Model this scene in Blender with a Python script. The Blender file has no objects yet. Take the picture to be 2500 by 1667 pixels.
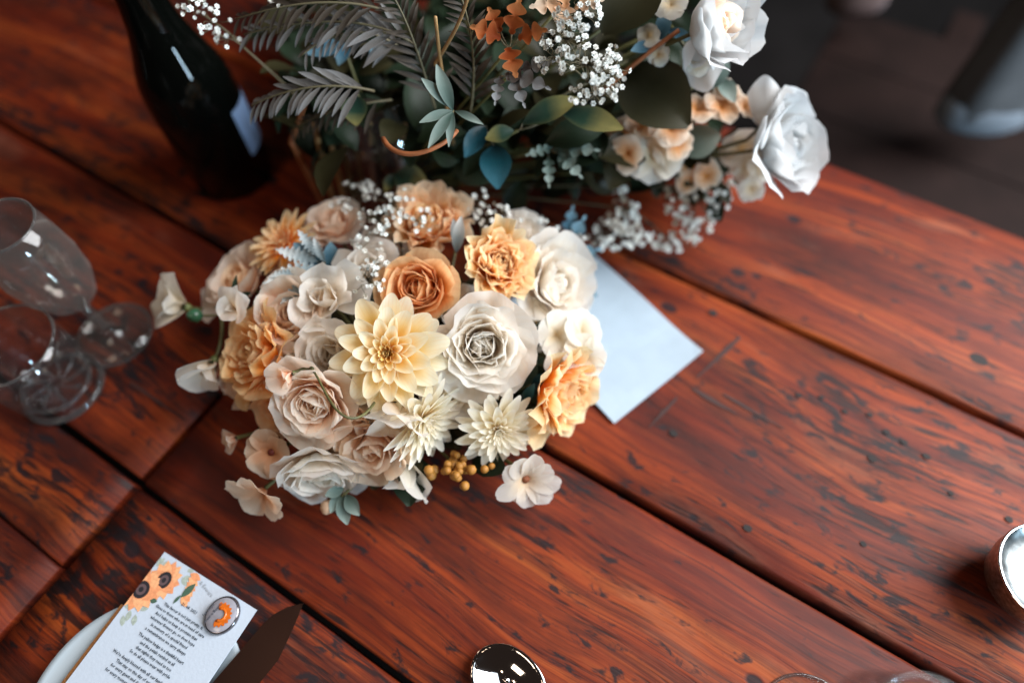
import bpy, bmesh, math, random
import numpy as np
from mathutils import Vector, Matrix
random.seed(7)
RNG = np.random.default_rng(7)
S = bpy.context.scene
C = S.collection
R = math.radians

# ------------------------------------------------------------------ camera
CAMH = 0.55
TH, RO, FPX = R(29.73), R(-2.76), 1600.0
fw = np.array([0, math.sin(TH), -math.cos(TH)])
_u = np.array([0, math.cos(TH), math.sin(TH)])
_r = np.array([1.0, 0, 0])
cr = _r * math.cos(RO) + _u * math.sin(RO)
cu = -_r * math.sin(RO) + _u * math.cos(RO)
CAM = np.array([0, 0, CAMH])
cam = bpy.data.cameras.new("camera")
cam.sensor_width = 36.0
cam.lens = FPX / 2500 * 36.0
cam.clip_start = 0.02
cam.clip_end = 60
co = bpy.data.objects.new("camera", cam)
C.objects.link(co)
co.matrix_world = Matrix(((cr[0], cu[0], -fw[0], 0), (cr[1], cu[1], -fw[1], 0), (cr[2], cu[2], -fw[2], CAMH), (0, 0, 0, 1)))
S.camera = co
cam.dof.use_dof = True
cam.dof.focus_distance = 0.474
cam.dof.aperture_fstop = 1.4

# ------------------------------------------------------------------ world, light, exposure
w = bpy.data.worlds.new("World")
S.world = w
w.use_nodes = True
w.node_tree.nodes["Background"].inputs[0].default_value = (1.0, 0.66, 0.52, 1)
w.node_tree.nodes["Background"].inputs[1].default_value = 0.018


def area(name, loc, target, sx, sy, power, col):
    l = bpy.data.lights.new(name, 'AREA')
    l.shape = 'RECTANGLE'
    l.size, l.size_y, l.energy, l.color = sx, sy, power, col
    o = bpy.data.objects.new(name, l)
    C.objects.link(o)
    o.location = loc
    o.rotation_euler = (Vector(target) - Vector(loc)).to_track_quat('-Z', 'Y').to_euler()
    return o


area("window_light", (1.75, 0.45, 1.38), (0.0, 0.32, 0.05), 1.3, 2.1, 116.0, (0.97, 0.98, 1.0))
area("warm_fill", (-1.1, -0.9, 1.7), (-0.1, 0.2, 0.0), 0.7, 0.5, 6.5, (1.0, 0.76, 0.56))  # added warm fill from the left, lifts the shaded blooms
area("doorway_light", (2.6, -2.2, 0.95), (-0.28, 0.5, 0.16), 0.16, 1.3, 95.0, (0.58, 0.82, 1.0))
area("overhead_fill", (1.0, 0.2, 2.6), (0.9, 0.2, 0.0), 1.2, 0.7, 5.0, (0.85, 0.93, 1.0))  # added overhead source to brighten the spoon and the table sheen
for i, (p, e) in enumerate((((-0.55, 0.1, 1.9), 1.2), ((0.1, -0.5, 2.0), 1.6), ((-0.9, 1.0, 2.1), 0.9))):
    l = bpy.data.lights.new("festoon_lamp", 'POINT')
    l.energy, l.color, l.shadow_soft_size = e, (1.0, 0.72, 0.5), 0.06
    o = bpy.data.objects.new("festoon_lamp", l)
    C.objects.link(o)
    o.location = p
S.view_settings.view_transform = 'Standard'
S.view_settings.look = 'None'
S.view_settings.exposure = 0.24
S.view_settings.gamma = 1.0

# ------------------------------------------------------------------ helpers
SC = 2500 / 2352.0


def W(px, py, z=0.0):
    """world point at height z seen at pixel px,py of the 2352 px wide photograph"""
    d = (px * SC - 1250) / FPX * cr - (py * SC - 833.5) / FPX * cu + fw
    return CAM + (z - CAMH) / d[2] * d


def sz(pix, p):
    return pix * SC / FPX * float((np.array(p) - CAM) @ fw)


def F(a, b, c=1.0):
    v = a * cr + b * cu - c * fw
    return v / np.linalg.norm(v)


def tag(o, label=None, cat=None, group=None, kind=None):
    if label: o['label'] = label
    if cat: o['category'] = cat
    if group: o['group'] = group
    if kind: o['kind'] = kind
    return o


def thing(name, label, cat, loc=(0, 0, 0), facing=None, spin=0.0, group=None):
    o = bpy.data.objects.new(name, None)
    o.empty_display_size = 0.01
    C.objects.link(o)
    M = Matrix.Identity(4)
    if facing is not None:
        M = Vector([float(x) for x in facing]).to_track_quat('Z', 'Y').to_matrix().to_4x4()
    M = M @ Matrix.Rotation(spin, 4, 'Z')
    M.translation = Vector([float(x) for x in loc])
    o.matrix_world = M
    o['_m'] = [x for row in M for x in row]
    return tag(o, label, cat, group)


def mat_of(o):
    v = list(o['_m'])
    return np.array(v).reshape(4, 4)


def mesh(name, v, f, m=None, uv=None, smooth=True):
    me = bpy.data.meshes.new(name)
    me.from_pydata([tuple(map(float, p)) for p in v], [], [tuple(map(int, q)) for q in f])
    if smooth:
        me.polygons.foreach_set("use_smooth", [True] * len(me.polygons))
    if uv is not None:
        li = np.empty(len(me.loops), dtype=np.int32)
        me.loops.foreach_get("vertex_index", li)
        l = me.uv_layers.new(name="UVMap")
        l.data.foreach_set("uv", np.asarray(uv, dtype=np.float32)[li].ravel())
    if m is not None:
        me.materials.append(m)
    me.update()
    return me


def link(name, me, parent=None):
    o = bpy.data.objects.new(name, me)
    C.objects.link(o)
    if parent is not None:
        o.parent = parent
    return o


def obj(name, v, f, m, parent=None, uv=None, smooth=True):
    return link(name, mesh(name, v, f, m, uv, smooth), parent)


def grid_faces(nv, nu, off=0, wrap=False):
    fs = []
    for i in range(nv - 1):
        for j in range(nu - (0 if wrap else 1)):
            a = off + i * nu + j
            b = off + i * nu + (j + 1) % nu
            fs.append((a, b, b + nu, a + nu))
    return fs


def lathe(prof, n=32, cap0=False, cap1=False):
    v = []
    for r, z in prof:
        for k in range(n):
            a = 2 * math.pi * k / n
            v.append((r * math.cos(a), r * math.sin(a), z))
    f = grid_faces(len(prof), n, 0, True)
    if cap0: f.append(tuple(range(n))[::-1])
    if cap1: f.append(tuple((len(prof) - 1) * n + k for k in range(n)))
    return v, f


def tube(pts, rad, n=6):
    pts = np.array(pts, float)
    rad = np.broadcast_to(rad, (len(pts),))
    v, f = [], []
    t = np.gradient(pts, axis=0)
    t /= np.linalg.norm(t, axis=1)[:, None] + 1e-12
    ref = np.array([0.31, 0.52, 0.79])
    for i in range(len(pts)):
        a = np.cross(t[i], ref)
        a /= np.linalg.norm(a) + 1e-12
        b = np.cross(t[i], a)
        for k in range(n):
            an = 2 * math.pi * k / n
            v.append(pts[i] + rad[i] * (a * math.cos(an) + b * math.sin(an)))
    f = grid_faces(len(pts), n, 0, True)
    f.append(tuple(range(n))[::-1])
    f.append(tuple((len(pts) - 1) * n + k for k in range(n)))
    return v, f


def bez(pts, n=10):
    pts = np.array(pts, float)
    out = []
    for t in np.linspace(0, 1, n):
        q = pts.copy()
        while len(q) > 1:
            q = q[:-1] * (1 - t) + q[1:] * t
        out.append(q[0])
    return np.array(out)


def join(parts):
    v, f = [], []
    for a, b in parts:
        o = len(v)
        v += list(a)
        f += [tuple(i + o for i in q) for q in b]
    return v, f


def box(x0, x1, y0, y1, z0, z1):
    v = [(x, y, z) for z in (z0, z1) for y in (y0, y1) for x in (x0, x1)]
    f = [(0, 2, 3, 1), (4, 5, 7, 6), (0, 1, 5, 4), (2, 6, 7, 3), (0, 4, 6, 2), (1, 3, 7, 5)]
    return v, f


def bevel(o, wdt, seg=2):
    b = o.modifiers.new("bevel", 'BEVEL')
    b.width, b.segments = wdt, seg
    b.limit_method = 'ANGLE'
    return o


# ------------------------------------------------------------------ materials
def newmat(name):
    m = bpy.data.materials.new(name)
    m.use_nodes = True
    nt = m.node_tree
    return m, nt, nt.nodes["Principled BSDF"]


def nd(nt, t, **kw):
    n = nt.nodes.new(t)
    for k, v in kw.items():
        setattr(n, k, v)
    return n


def ramp(nt, stops, fac, interp='LINEAR'):
    n = nd(nt, 'ShaderNodeValToRGB')
    n.color_ramp.interpolation = interp
    e = n.color_ramp.elements
    while len(e) < len(stops): e.new(0.5)
    for el, (p, c) in zip(e, stops):
        el.position = p
        el.color = (c, c, c, 1) if isinstance(c, (int, float)) else (*c, 1)
    nt.links.new(fac, n.inputs[0])
    return n.outputs[0]


def noise(nt, vec, scale, detail=4, rough=0.55, dist=0.0):
    n = nd(nt, 'ShaderNodeTexNoise')
    n.inputs['Scale'].default_value = scale
    n.inputs['Detail'].default_value = detail
    n.inputs['Roughness'].default_value = rough
    n.inputs['Distortion'].default_value = dist
    nt.links.new(vec, n.inputs['Vector'])
    return n.outputs['Fac']


def mapping(nt, vec, scale, loc=(0, 0, 0)):
    n = nd(nt, 'ShaderNodeMapping')
    n.inputs['Scale'].default_value = scale
    n.inputs['Location'].default_value = loc
    nt.links.new(vec, n.inputs['Vector'])
    return n.outputs[0]


def mix(nt, fac, a, b, mode='MIX'):
    n = nd(nt, 'ShaderNodeMix', data_type='RGBA', blend_type=mode)
    if isinstance(fac, float): n.inputs[0].default_value = fac
    else: nt.links.new(fac, n.inputs[0])
    for s, x in ((6, a), (7, b)):
        if isinstance(x, tuple): n.inputs[s].default_value = (*x, 1)
        else: nt.links.new(x, n.inputs[s])
    return n.outputs[2]


def math_(nt, op, a, b=None):
    n = nd(nt, 'ShaderNodeMath', operation=op)
    for i, x in enumerate((a, b)):
        if x is None: continue
        if isinstance(x, (int, float)): n.inputs[i].default_value = x
        else: nt.links.new(x, n.inputs[i])
    return n.outputs[0]


def simple(name, col, rough=0.5, metal=0.0, var=0.0, vscale=60, spec=0.5, bump=0.0, **kw):
    m, nt, b = newmat(name)
    b.inputs['Roughness'].default_value = rough
    b.inputs['Metallic'].default_value = metal
    b.inputs['Specular IOR Level'].default_value = spec
    b.inputs['Base Color'].default_value = (*col, 1)
    tc = nd(nt, 'ShaderNodeTexCoord')
    nz = noise(nt, tc.outputs['Object'], vscale, 5)
    if var > 0:
        c = ramp(nt, [(0.3, tuple(x * (1 - var) for x in col)), (0.7, tuple(min(1, x * (1 + var)) for x in col))], nz)
        nt.links.new(c, b.inputs['Base Color'])
    if bump > 0:
        bp = nd(nt, 'ShaderNodeBump')
        bp.inputs['Strength'].default_value = bump
        bp.inputs['Distance'].default_value = 0.001
        nt.links.new(nz, bp.inputs['Height'])
        nt.links.new(bp.outputs[0], b.inputs['Normal'])
    for k, v in kw.items():
        b.inputs[k].default_value = v
    return m


def glass_mat(name, tint=(0.90, 0.92, 0.93), rough=0.02, mist_sheen=0.0):
    """thin walled glass: clear in the middle, reflective towards the edges"""
    m, nt, b = newmat(name)
    lw = nd(nt, 'ShaderNodeLayerWeight')
    lw.inputs[0].default_value = 0.35
    fr = ramp(nt, [(0.0, 0.05), (0.55, 0.10), (0.85, 0.32), (1.0, 0.75)], lw.outputs['Facing'])
    tr = nd(nt, 'ShaderNodeBsdfTransparent')
    tr.inputs[0].default_value = (*tint, 1)
    gl = nd(nt, 'ShaderNodeBsdfGlossy')
    gl.inputs['Roughness'].default_value = rough
    mx = nd(nt, 'ShaderNodeMixShader')
    nt.links.new(fr, mx.inputs[0])
    nt.links.new(tr.outputs[0], mx.inputs[1])
    nt.links.new(gl.outputs[0], mx.inputs[2])
    out = mx.outputs[0]
    if mist_sheen > 0:  # grey diffuse: condensation on the flute, painted edge sheen on clear glass
        df = nd(nt, 'ShaderNodeBsdfDiffuse')
        df.inputs[0].default_value = (0.62, 0.58, 0.54, 1)
        m2 = nd(nt, 'ShaderNodeMixShader')
        nt.links.new(ramp(nt, [(0.0, mist_sheen * .22), (0.6, mist_sheen * .5), (0.85, mist_sheen * 1.5), (1.0, mist_sheen * 4)], lw.outputs['Facing']), m2.inputs[0])
        nt.links.new(out, m2.inputs[1])
        nt.links.new(df.outputs[0], m2.inputs[2])
        out = m2.outputs[0]
    nt.links.new(out, nt.nodes['Material Output'].inputs[0])
    return m


def petal_mat(name, base, mid, edge, trans=0.60, rim=0.5, rough=0.65, spec=0.18):
    """petal pigment: base of the petal -> tip along UV y, paler margin along |x|"""
    m, nt, b = newmat(name)
    uv = nd(nt, 'ShaderNodeUVMap')
    uv.uv_map = "UVMap"
    sx = nd(nt, 'ShaderNodeSeparateXYZ')
    nt.links.new(uv.outputs[0], sx.inputs[0])
    tc = nd(nt, 'ShaderNodeTexCoord')
    oi = nd(nt, 'ShaderNodeObjectInfo')
    nz = noise(nt, tc.outputs['Object'], 45, 4)
    v = math_(nt, 'ADD', sx.outputs[1], math_(nt, 'MULTIPLY', math_(nt, 'SUBTRACT', nz, 0.5), 0.45))
    v = math_(nt, 'ADD', v, math_(nt, 'MULTIPLY', math_(nt, 'SUBTRACT', oi.outputs['Random'], 0.5), 0.22))
    c = ramp(nt, [(0.05, base), (0.5, mid), (0.95, edge)], v)
    a = math_(nt, 'ABSOLUTE', math_(nt, 'SUBTRACT', math_(nt, 'MULTIPLY', sx.outputs[0], 2.0), 1.0))
    a = math_(nt, 'MULTIPLY', math_(nt, 'POWER', a, 4.0), rim)
    c = mix(nt, a, c, edge)
    # veins
    vec = mapping(nt, uv.outputs[0], (26, 1.6, 1))
    vn = noise(nt, vec, 1.0, 2)
    c = mix(nt, ramp(nt, [(0.35, 0.16), (0.6, 0.0)], vn), c, base)
    nt.links.new(c, b.inputs['Base Color'])
    b.inputs['Roughness'].default_value = rough
    b.inputs['Specular IOR Level'].default_value = spec
    bp = nd(nt, 'ShaderNodeBump')
    bp.inputs['Strength'].default_value = 0.14
    bp.inputs['Distance'].default_value = 0.0006
    nt.links.new(vn, bp.inputs['Height'])
    nt.links.new(bp.outputs[0], b.inputs['Normal'])
    tr = nd(nt, 'ShaderNodeBsdfTranslucent')
    nt.links.new(c, tr.inputs[0])
    mx = nd(nt, 'ShaderNodeMixShader')
    mx.inputs[0].default_value = trans
    nt.links.new(b.outputs[0], mx.inputs[1])
    nt.links.new(tr.outputs[0], mx.inputs[2])
    nt.links.new(mx.outputs[0], nt.nodes['Material Output'].inputs[0])
    return m


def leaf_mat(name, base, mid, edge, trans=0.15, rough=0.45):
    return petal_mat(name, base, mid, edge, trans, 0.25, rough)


def wood_mat(name, hue=1.0):
    m, nt, b = newmat(name)
    tc = nd(nt, 'ShaderNodeTexCoord')
    oi = nd(nt, 'ShaderNodeObjectInfo')
    add = nd(nt, 'ShaderNodeVectorMath', operation='ADD')
    cmb = nd(nt, 'ShaderNodeCombineXYZ')
    k = math_(nt, 'MULTIPLY', oi.outputs['Random'], 37.0)
    nt.links.new(k, cmb.inputs[0]); nt.links.new(k, cmb.inputs[1])
    nt.links.new(tc.outputs['Object'], add.inputs[0]); nt.links.new(cmb.outputs[0], add.inputs[1])
    V = add.outputs[0]
    # gently bent grain
    wob = noise(nt, mapping(nt, V, (3.0, 6.0, 1)), 1.0, 2)
    off = nd(nt, 'ShaderNodeCombineXYZ')
    nt.links.new(math_(nt, 'MULTIPLY', math_(nt, 'SUBTRACT', wob, 0.5), 0.055), off.inputs[1])
    a2 = nd(nt, 'ShaderNodeVectorMath', operation='ADD')
    nt.links.new(V, a2.inputs[0]); nt.links.new(off.outputs[0], a2.inputs[1])
    G = a2.outputs[0]
    broad = noise(nt, mapping(nt, G, (2.4, 26, 1)), 1.0, 6, 0.62)
    col = ramp(nt, [(0.25, (0.034, 0.0035, 0.002)), (0.42, (0.120, 0.014, 0.004)), (0.55, (0.255, 0.040, 0.008)), (0.75, (0.40, 0.100, 0.019))], broad)
    lines = noise(nt, mapping(nt, G, (1.3, 210, 1), (2, 2, 0)), 1.0, 3, 0.7)
    col = mix(nt, ramp(nt, [(0.36, 0.85), (0.50, 0.0)], lines), col, (0.060, 0.009, 0.005))
    fine = noise(nt, mapping(nt, G, (9, 330, 1)), 1.0, 4, 0.65)
    col = mix(nt, ramp(nt, [(0.36, 0.55), (0.56, 0.0)], fine), col, (0.09, 0.012, 0.006))
    # rubbed, paler patches where the stain has gone
    wear = noise(nt, mapping(nt, G, (4.2, 17, 1), (3, 1, 0)), 1.0, 6, 0.62)
    wearm = ramp(nt, [(0.58, 0.0), (0.74, 0.55)], wear)
    col = mix(nt, wearm, col, (0.26, 0.115, 0.070))
    big = noise(nt, mapping(nt, V, (3.4, 6, 1), (7, 2, 0)), 1.0, 3)
    # big soft stains along the grain
    so = noise(nt, mapping(nt, G, (5, 16, 1), (11, 3, 0)), 1.0, 5, 0.6)
    col = mix(nt, ramp(nt, [(0.47, 0.0), (0.66, 0.85)], so), col, (0.030, 0.007, 0.005))
    # dark streaks of open grain
    st = noise(nt, mapping(nt, G, (16, 170, 1), (5, 9, 0)), 1.0, 3, 0.6)
    thr = math_(nt, 'ADD', st, math_(nt, 'MULTIPLY', math_(nt, 'SUBTRACT', big, 0.5), 0.75))
    stm = ramp(nt, [(0.55, 0.0), (0.68, 0.92)], thr)
    col = mix(nt, stm, col, (0.016, 0.007, 0.007))
    # ink dark spots
    bl = noise(nt, mapping(nt, G, (38, 80, 1), (1, 4, 0)), 1.0, 4, 0.6, 0.4)
    bthr = math_(nt, 'ADD', bl, math_(nt, 'MULTIPLY', math_(nt, 'SUBTRACT', big, 0.5), 0.5))
    blm = ramp(nt, [(0.575, 0.0), (0.66, 0.92)], bthr)
    col = mix(nt, blm, col, (0.013, 0.010, 0.012))
    # knots and old nail holes
    vo = nd(nt, 'ShaderNodeTexVoronoi')
    vo.inputs['Scale'].default_value = 1.0
    nt.links.new(mapping(nt, G, (17, 26, 1)), vo.inputs['Vector'])
    sep = nd(nt, 'ShaderNodeSeparateColor')
    nt.links.new(vo.outputs['Color'], sep.inputs[0])
    rad = math_(nt, 'MULTIPLY', ramp(nt, [(0.55, 0.0), (0.95, 0.17)], sep.outputs[0]), 1.0)
    dd = math_(nt, 'SUBTRACT', rad, vo.outputs['Distance'])
    kn = ramp(nt, [(0.0, 0.0), (0.05, 0.92)], dd)
    col = mix(nt, kn, col, (0.012, 0.009, 0.012))
    col = mix(nt, 1.0, col, ramp(nt, [(0.0, (0.72, 0.62, 0.62)), (1.0, (1.08, 1.08, 1.05))], oi.outputs['Random']), 'MULTIPLY')
    nt.links.new(col, b.inputs['Base Color'])
    rg = math_(nt, 'ADD', 0.43, math_(nt, 'MULTIPLY', wear, 0.26))
    nt.links.new(rg, b.inputs['Roughness'])
    b.inputs['Specular IOR Level'].default_value = 0.20
    h = math_(nt, 'ADD', math_(nt, 'MULTIPLY', fine, 0.5), math_(nt, 'MULTIPLY', math_(nt, 'ADD', stm, kn), -0.35))
    bp = nd(nt, 'ShaderNodeBump')
    bp.inputs['Strength'].default_value = 0.55
    bp.inputs['Distance'].default_value = 0.0012
    nt.links.new(h, bp.inputs['Height'])
    nt.links.new(bp.outputs[0], b.inputs['Normal'])
    return m


M = {}
M['wood'] = wood_mat("red_stained_wood")
M['dark'] = simple("dark_hole", (0.012, 0.007, 0.006), 0.8)
M['cut'] = simple("dark_groove", (0.035, 0.010, 0.007), 0.7)
M['floor'] = simple("floor", (0.010, 0.009, 0.009), 0.8, var=0.4, vscale=3, spec=0.08)
M['bench'] = simple("dark_brown_wood", (0.012, 0.006, 0.005), 0.7, var=0.35, vscale=9, spec=0.1)
M['floor_grey'] = simple('lit_floor_grey', (0.06, 0.065, 0.075), 0.6, var=0.3, vscale=12)  # grey stands in for the lit floor strip beside the table
M['greycloth'] = simple("grey_cloth", (0.10, 0.105, 0.112), 0.8, var=0.2, vscale=12)
M['palecloth'] = simple("pale_cloth", (0.19, 0.225, 0.265), 0.8)
M['pinkcloth'] = simple("pinkish_cloth", (0.12, 0.085, 0.085), 0.8)
M['bottle'] = simple("black_glass", (0.0012, 0.0015, 0.0012), 0.03, spec=0.22)
M['label'] = simple("blue_white_label", (0.17, 0.25, 0.40), 0.5, var=0.15, vscale=40)
M['glass'] = glass_mat("clear_glass", (0.93, 0.94, 0.95), mist_sheen=0.015)
M['misted'] = glass_mat("misted_glass", (0.88, 0.86, 0.84), 0.06, 0.08)
M['edge'] = glass_mat("glass_edge", (0.60, 0.60, 0.62), 0.03, 0.16)
M['paper'] = simple("white_paper", (0.46, 0.52, 0.60), 0.75, var=0.03, vscale=400, bump=0.15)
M['envelope'] = simple("envelope_paper", (0.36, 0.445, 0.52), 0.7, var=0.05, vscale=45, bump=0.2)
M['ink'] = simple("ink", (0.012, 0.022, 0.035), 0.6)
M['greyink'] = simple("pale_ink", (0.30, 0.33, 0.37), 0.6)
M['gold_shade'] = simple("gold_shadow_strip", (0.32, 0.14, 0.05), 0.35, metal=0.3, var=0.3, vscale=900)
M['pr_petal'] = simple("printed_petal", (0.75, 0.36, 0.17), 0.7, var=0.18, vscale=500)
M['pr_petal2'] = simple("printed_petal_deep", (0.68, 0.27, 0.12), 0.7, var=0.15, vscale=500)
M['pr_dark'] = simple("printed_seed_head", (0.012, 0.010, 0.014), 0.7)
M['pr_seed'] = simple("printed_seed_ring", (0.10, 0.06, 0.065), 0.7)
M['pr_green'] = simple("printed_leaf", (0.05, 0.10, 0.065), 0.7)
M['pr_sage'] = simple("printed_sage_leaf", (0.33, 0.38, 0.33), 0.7, var=0.25, vscale=500)
M['porcelain'] = simple("white_porcelain", (0.40, 0.47, 0.52), 0.2)
M['steel'] = simple("steel_dark_reflection", (0.085, 0.050, 0.043), 0.30, metal=1.0)  # dark reddish reflection painted into the base colour
M['mirror'] = simple("mirror_steel", (0.80, 0.82, 0.84), 0.06, metal=1.0)
M['silver'] = simple("speckled_silver", (0.50, 0.52, 0.52), 0.36, metal=1.0, var=0.45, vscale=260, bump=0.25)
M['dimmed'] = simple('dimmed_silver', (0.20, 0.22, 0.225), 0.34, metal=1.0, var=0.75, vscale=75, bump=0.4)  # silver darkened in patches to hold down the bright window reflection
M['badge'] = simple("badge_face", (0.27, 0.26, 0.29), 0.15, var=0.12, vscale=200)
M['badge_orange'] = simple("badge_orange", (0.55, 0.12, 0.012), 0.2, var=0.2, vscale=400)
M['badge_text'] = simple("badge_print", (0.06, 0.07, 0.09), 0.3)
M['badge_rim'] = simple("badge_rim", (0.16, 0.15, 0.16), 0.18, metal=0.8)

M['cream'] = petal_mat("cream_dahlia_petal", (0.86, 0.44, 0.03), (0.92, 0.66, 0.23), (0.96, 0.92, 0.74), rim=0.95, rough=.45, spec=.4)
M['cream2'] = petal_mat("pale_cream_petal", (0.80, 0.60, 0.26), (0.86, 0.78, 0.58), (0.90, 0.87, 0.78))
M['dheart'] = petal_mat("dahlia_heart_petal", (0.50, 0.20, 0.02), (0.78, 0.42, 0.08), (0.88, 0.68, 0.30), 0.25)
M['apricot'] = petal_mat("apricot_petal", (0.88, 0.27, 0.008), (0.94, 0.45, 0.055), (0.96, 0.80, 0.52), rim=0.7)
M['peach'] = petal_mat("peach_petal", (0.90, 0.34, 0.04), (0.94, 0.56, 0.22), (0.96, 0.80, 0.60), rim=.6)
M['orange'] = petal_mat("orange_petal", (0.62, 0.15, 0.02), (0.88, 0.40, 0.11), (0.94, 0.66, 0.38))
M['blush'] = petal_mat("blush_petal", (0.90, 0.47, 0.26), (0.94, 0.73, 0.56), (0.96, 0.88, 0.78), .66, .5)
M['white'] = petal_mat("white_petal", (0.86, 0.70, 0.50), (0.90, 0.83, 0.73), (0.91, 0.88, 0.83), .66)
M['rosewhite'] = petal_mat('cool_white_petal', (0.66, 0.62, 0.56), (0.66, 0.66, 0.65), (0.68, 0.70, 0.71), 0.45)
M['gold'] = petal_mat('golden_petal', (0.90, 0.27, 0.01), (0.95, 0.45, 0.06), (0.97, 0.76, 0.46), rim=.6)
M['ivory'] = petal_mat("ivory_petal", (0.78, 0.64, 0.42), (0.84, 0.79, 0.68), (0.88, 0.86, 0.80), 0.6)
M['beige'] = petal_mat("beige_petal", (0.74, 0.38, 0.18), (0.88, 0.60, 0.40), (0.92, 0.76, 0.60))
M['stock'] = petal_mat("peach_stock_petal", (0.70, 0.32, 0.08), (0.82, 0.54, 0.32), (0.90, 0.80, 0.68))
M['rust'] = petal_mat("rust_petal", (0.30, 0.05, 0.01), (0.50, 0.12, 0.03), (0.66, 0.27, 0.10))
M['mustard'] = simple("mustard_bud", (0.33, 0.14, 0.018), 0.6, var=0.3, vscale=200)
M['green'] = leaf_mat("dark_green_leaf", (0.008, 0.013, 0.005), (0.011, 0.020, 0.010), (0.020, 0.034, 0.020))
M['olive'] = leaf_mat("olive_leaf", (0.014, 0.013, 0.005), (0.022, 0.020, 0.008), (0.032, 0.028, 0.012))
M['teal'] = leaf_mat("teal_leaf", (0.006, 0.02, 0.025), (0.008, 0.05, 0.065), (0.03, 0.10, 0.13), 0.1, 0.25)
M['sage'] = leaf_mat("sage_leaf", (0.04, 0.068, 0.055), (0.11, 0.155, 0.135), (0.23, 0.28, 0.25))
M['silverleaf'] = leaf_mat("silver_leaf", (0.10, 0.15, 0.17), (0.26, 0.32, 0.34), (0.58, 0.62, 0.62), 0.2, 0.7)
M['blueleaf'] = leaf_mat("blue_leaf", (0.015, 0.045, 0.065), (0.04, 0.105, 0.15), (0.15, 0.26, 0.32), 0.15, 0.6)
M['frond'] = leaf_mat("grey_frond_leaflet", (0.06, 0.052, 0.046), (0.145, 0.138, 0.13), (0.27, 0.275, 0.28), 0.2)
M['dryfrond'] = leaf_mat('dry_frond_leaflet', (0.025, 0.02, 0.014), (0.05, 0.039, 0.03), (0.10, 0.083, 0.066), 0.2)
M['variegated'] = leaf_mat("variegated_leaf", (0.012, 0.032, 0.024), (0.018, 0.045, 0.028), (0.20, 0.17, 0.055))
M['stem'] = simple("green_stem", (0.075, 0.070, 0.020), 0.55, var=0.3, vscale=90)
M['brownstem'] = simple("brown_stem", (0.30, 0.10, 0.035), 0.6, var=0.3, vscale=60)
M['tanstem'] = simple("tan_stem", (0.34, 0.20, 0.08), 0.6, var=0.35, vscale=60)
M['twig'] = simple("fine_twig", (0.10, 0.085, 0.045), 0.6)
M['breath'] = simple("babys_breath_white", (0.74, 0.75, 0.71), 0.7, var=0.12, vscale=500)
M['calyx'] = simple("calyx_green", (0.10, 0.12, 0.035), 0.55, var=0.3, vscale=150)
M['bud'] = simple("green_bud", (0.03, 0.10, 0.05), 0.3, var=0.3, vscale=150)
M['redeye'] = simple("dark_red_eye", (0.11, 0.014, 0.008), 0.6)
M['browneye'] = simple("brown_eye", (0.20, 0.055, 0.015), 0.7, bump=0.5, vscale=900)

# ------------------------------------------------------------------ setting
PH = R(-34.27)                                     # direction of the planks
rot = Matrix.Rotation(PH, 4, 'Z')
T2 = np.array([math.cos(PH), math.sin(PH), 0])
N2 = np.array([-math.sin(PH), math.cos(PH), 0])
v, f = box(-6, 6, -4, 8, -0.80, -0.75)
tag(obj("floor", v, f, M['floor'], smooth=False), kind='structure')


def plank(name, t0, t1, n0, n1, ztop, parent, m, thick=0.032, seed=0, wav=0.0012):
    rg = np.random.default_rng(seed)
    ns = max(8, int((t1 - t0) / 0.03))
    ts = np.linspace(t0, t1, ns)
    e0 = np.cumsum(rg.normal(0, 1, ns)); e0 = (e0 - np.linspace(e0[0], e0[-1], ns)); e0 = e0 / (abs(e0).max() + 1e-9) * wav
    e1 = np.cumsum(rg.normal(0, 1, ns)); e1 = (e1 - np.linspace(e1[0], e1[-1], ns)); e1 = e1 / (abs(e1).max() + 1e-9) * wav
    prof = [(0, -thick), (0, -0.004), (0.0009, -0.0014), (0.0032, -0.0002)]
    vs = []
    for i, t in enumerate(ts):
        a, b_ = n0 + e0[i], n1 + e1[i]
        ring = [(t, a + d, ztop + z) for d, z in prof]
        ring += [(t, a + (b_ - a) * q, ztop + rg.normal(0, 0.00015)) for q in (0.25, 0.5, 0.75)]
        ring += [(t, b_ - d, ztop + z) for d, z in prof[::-1]]
        vs += ring
    n = len(prof) * 2 + 3
    fs = grid_faces(ns, n, 0, True)
    fs = [q[::-1] for q in fs]
    fs += [tuple(range(n)), tuple((ns - 1) * n + k for k in range(n))[::-1]]
    return obj(name, vs, fs, m, parent)


def table_thing(label):
    o = thing("farmhouse_table", label, "table", group="rustic tables pushed end to end")
    Mx = rot.copy()
    o.matrix_world = Mx
    o['_m'] = [x for row in Mx for x in row]
    return o


tb = table_thing("large red stained wooden plank table carrying the flowers, worn and spotted with dark marks")
tn0 = -0.376
for k, (a, b_, g0, g1, dz) in enumerate(((-0.30, -0.0303, 0.0022, 0.0024, 0.0), (-0.0303, 0.183, 0.0024, 0.0034, 0.0006),
                                         (0.183, 0.412, 0.0034, 0.0020, -0.0004), (0.412, 0.639, 0.0020, 0.0, 0.0004))):
    plank("plank", tn0, 1.45, a + g0, b_ - g1, dz, tb, M['wood'], seed=k + 1)
v, f = box(tn0 + 0.03, 1.40, 0.60, 0.625, -0.12, -0.034)
obj("apron", v, f, M['bench'], tb, smooth=False)
for (x, y) in ((1.30, 0.54), (1.30, -0.24), (-0.30, 0.54), (-0.30, -0.24)):
    v, f = box(x - .04, x + .04, y - .04, y + .04, -0.75, -0.034)
    bevel(obj("leg", v, f, M['bench'], tb, smooth=False), .006)
tb2 = table_thing("second red plank table in darker shade under the glasses, butted end to end at left")
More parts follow.
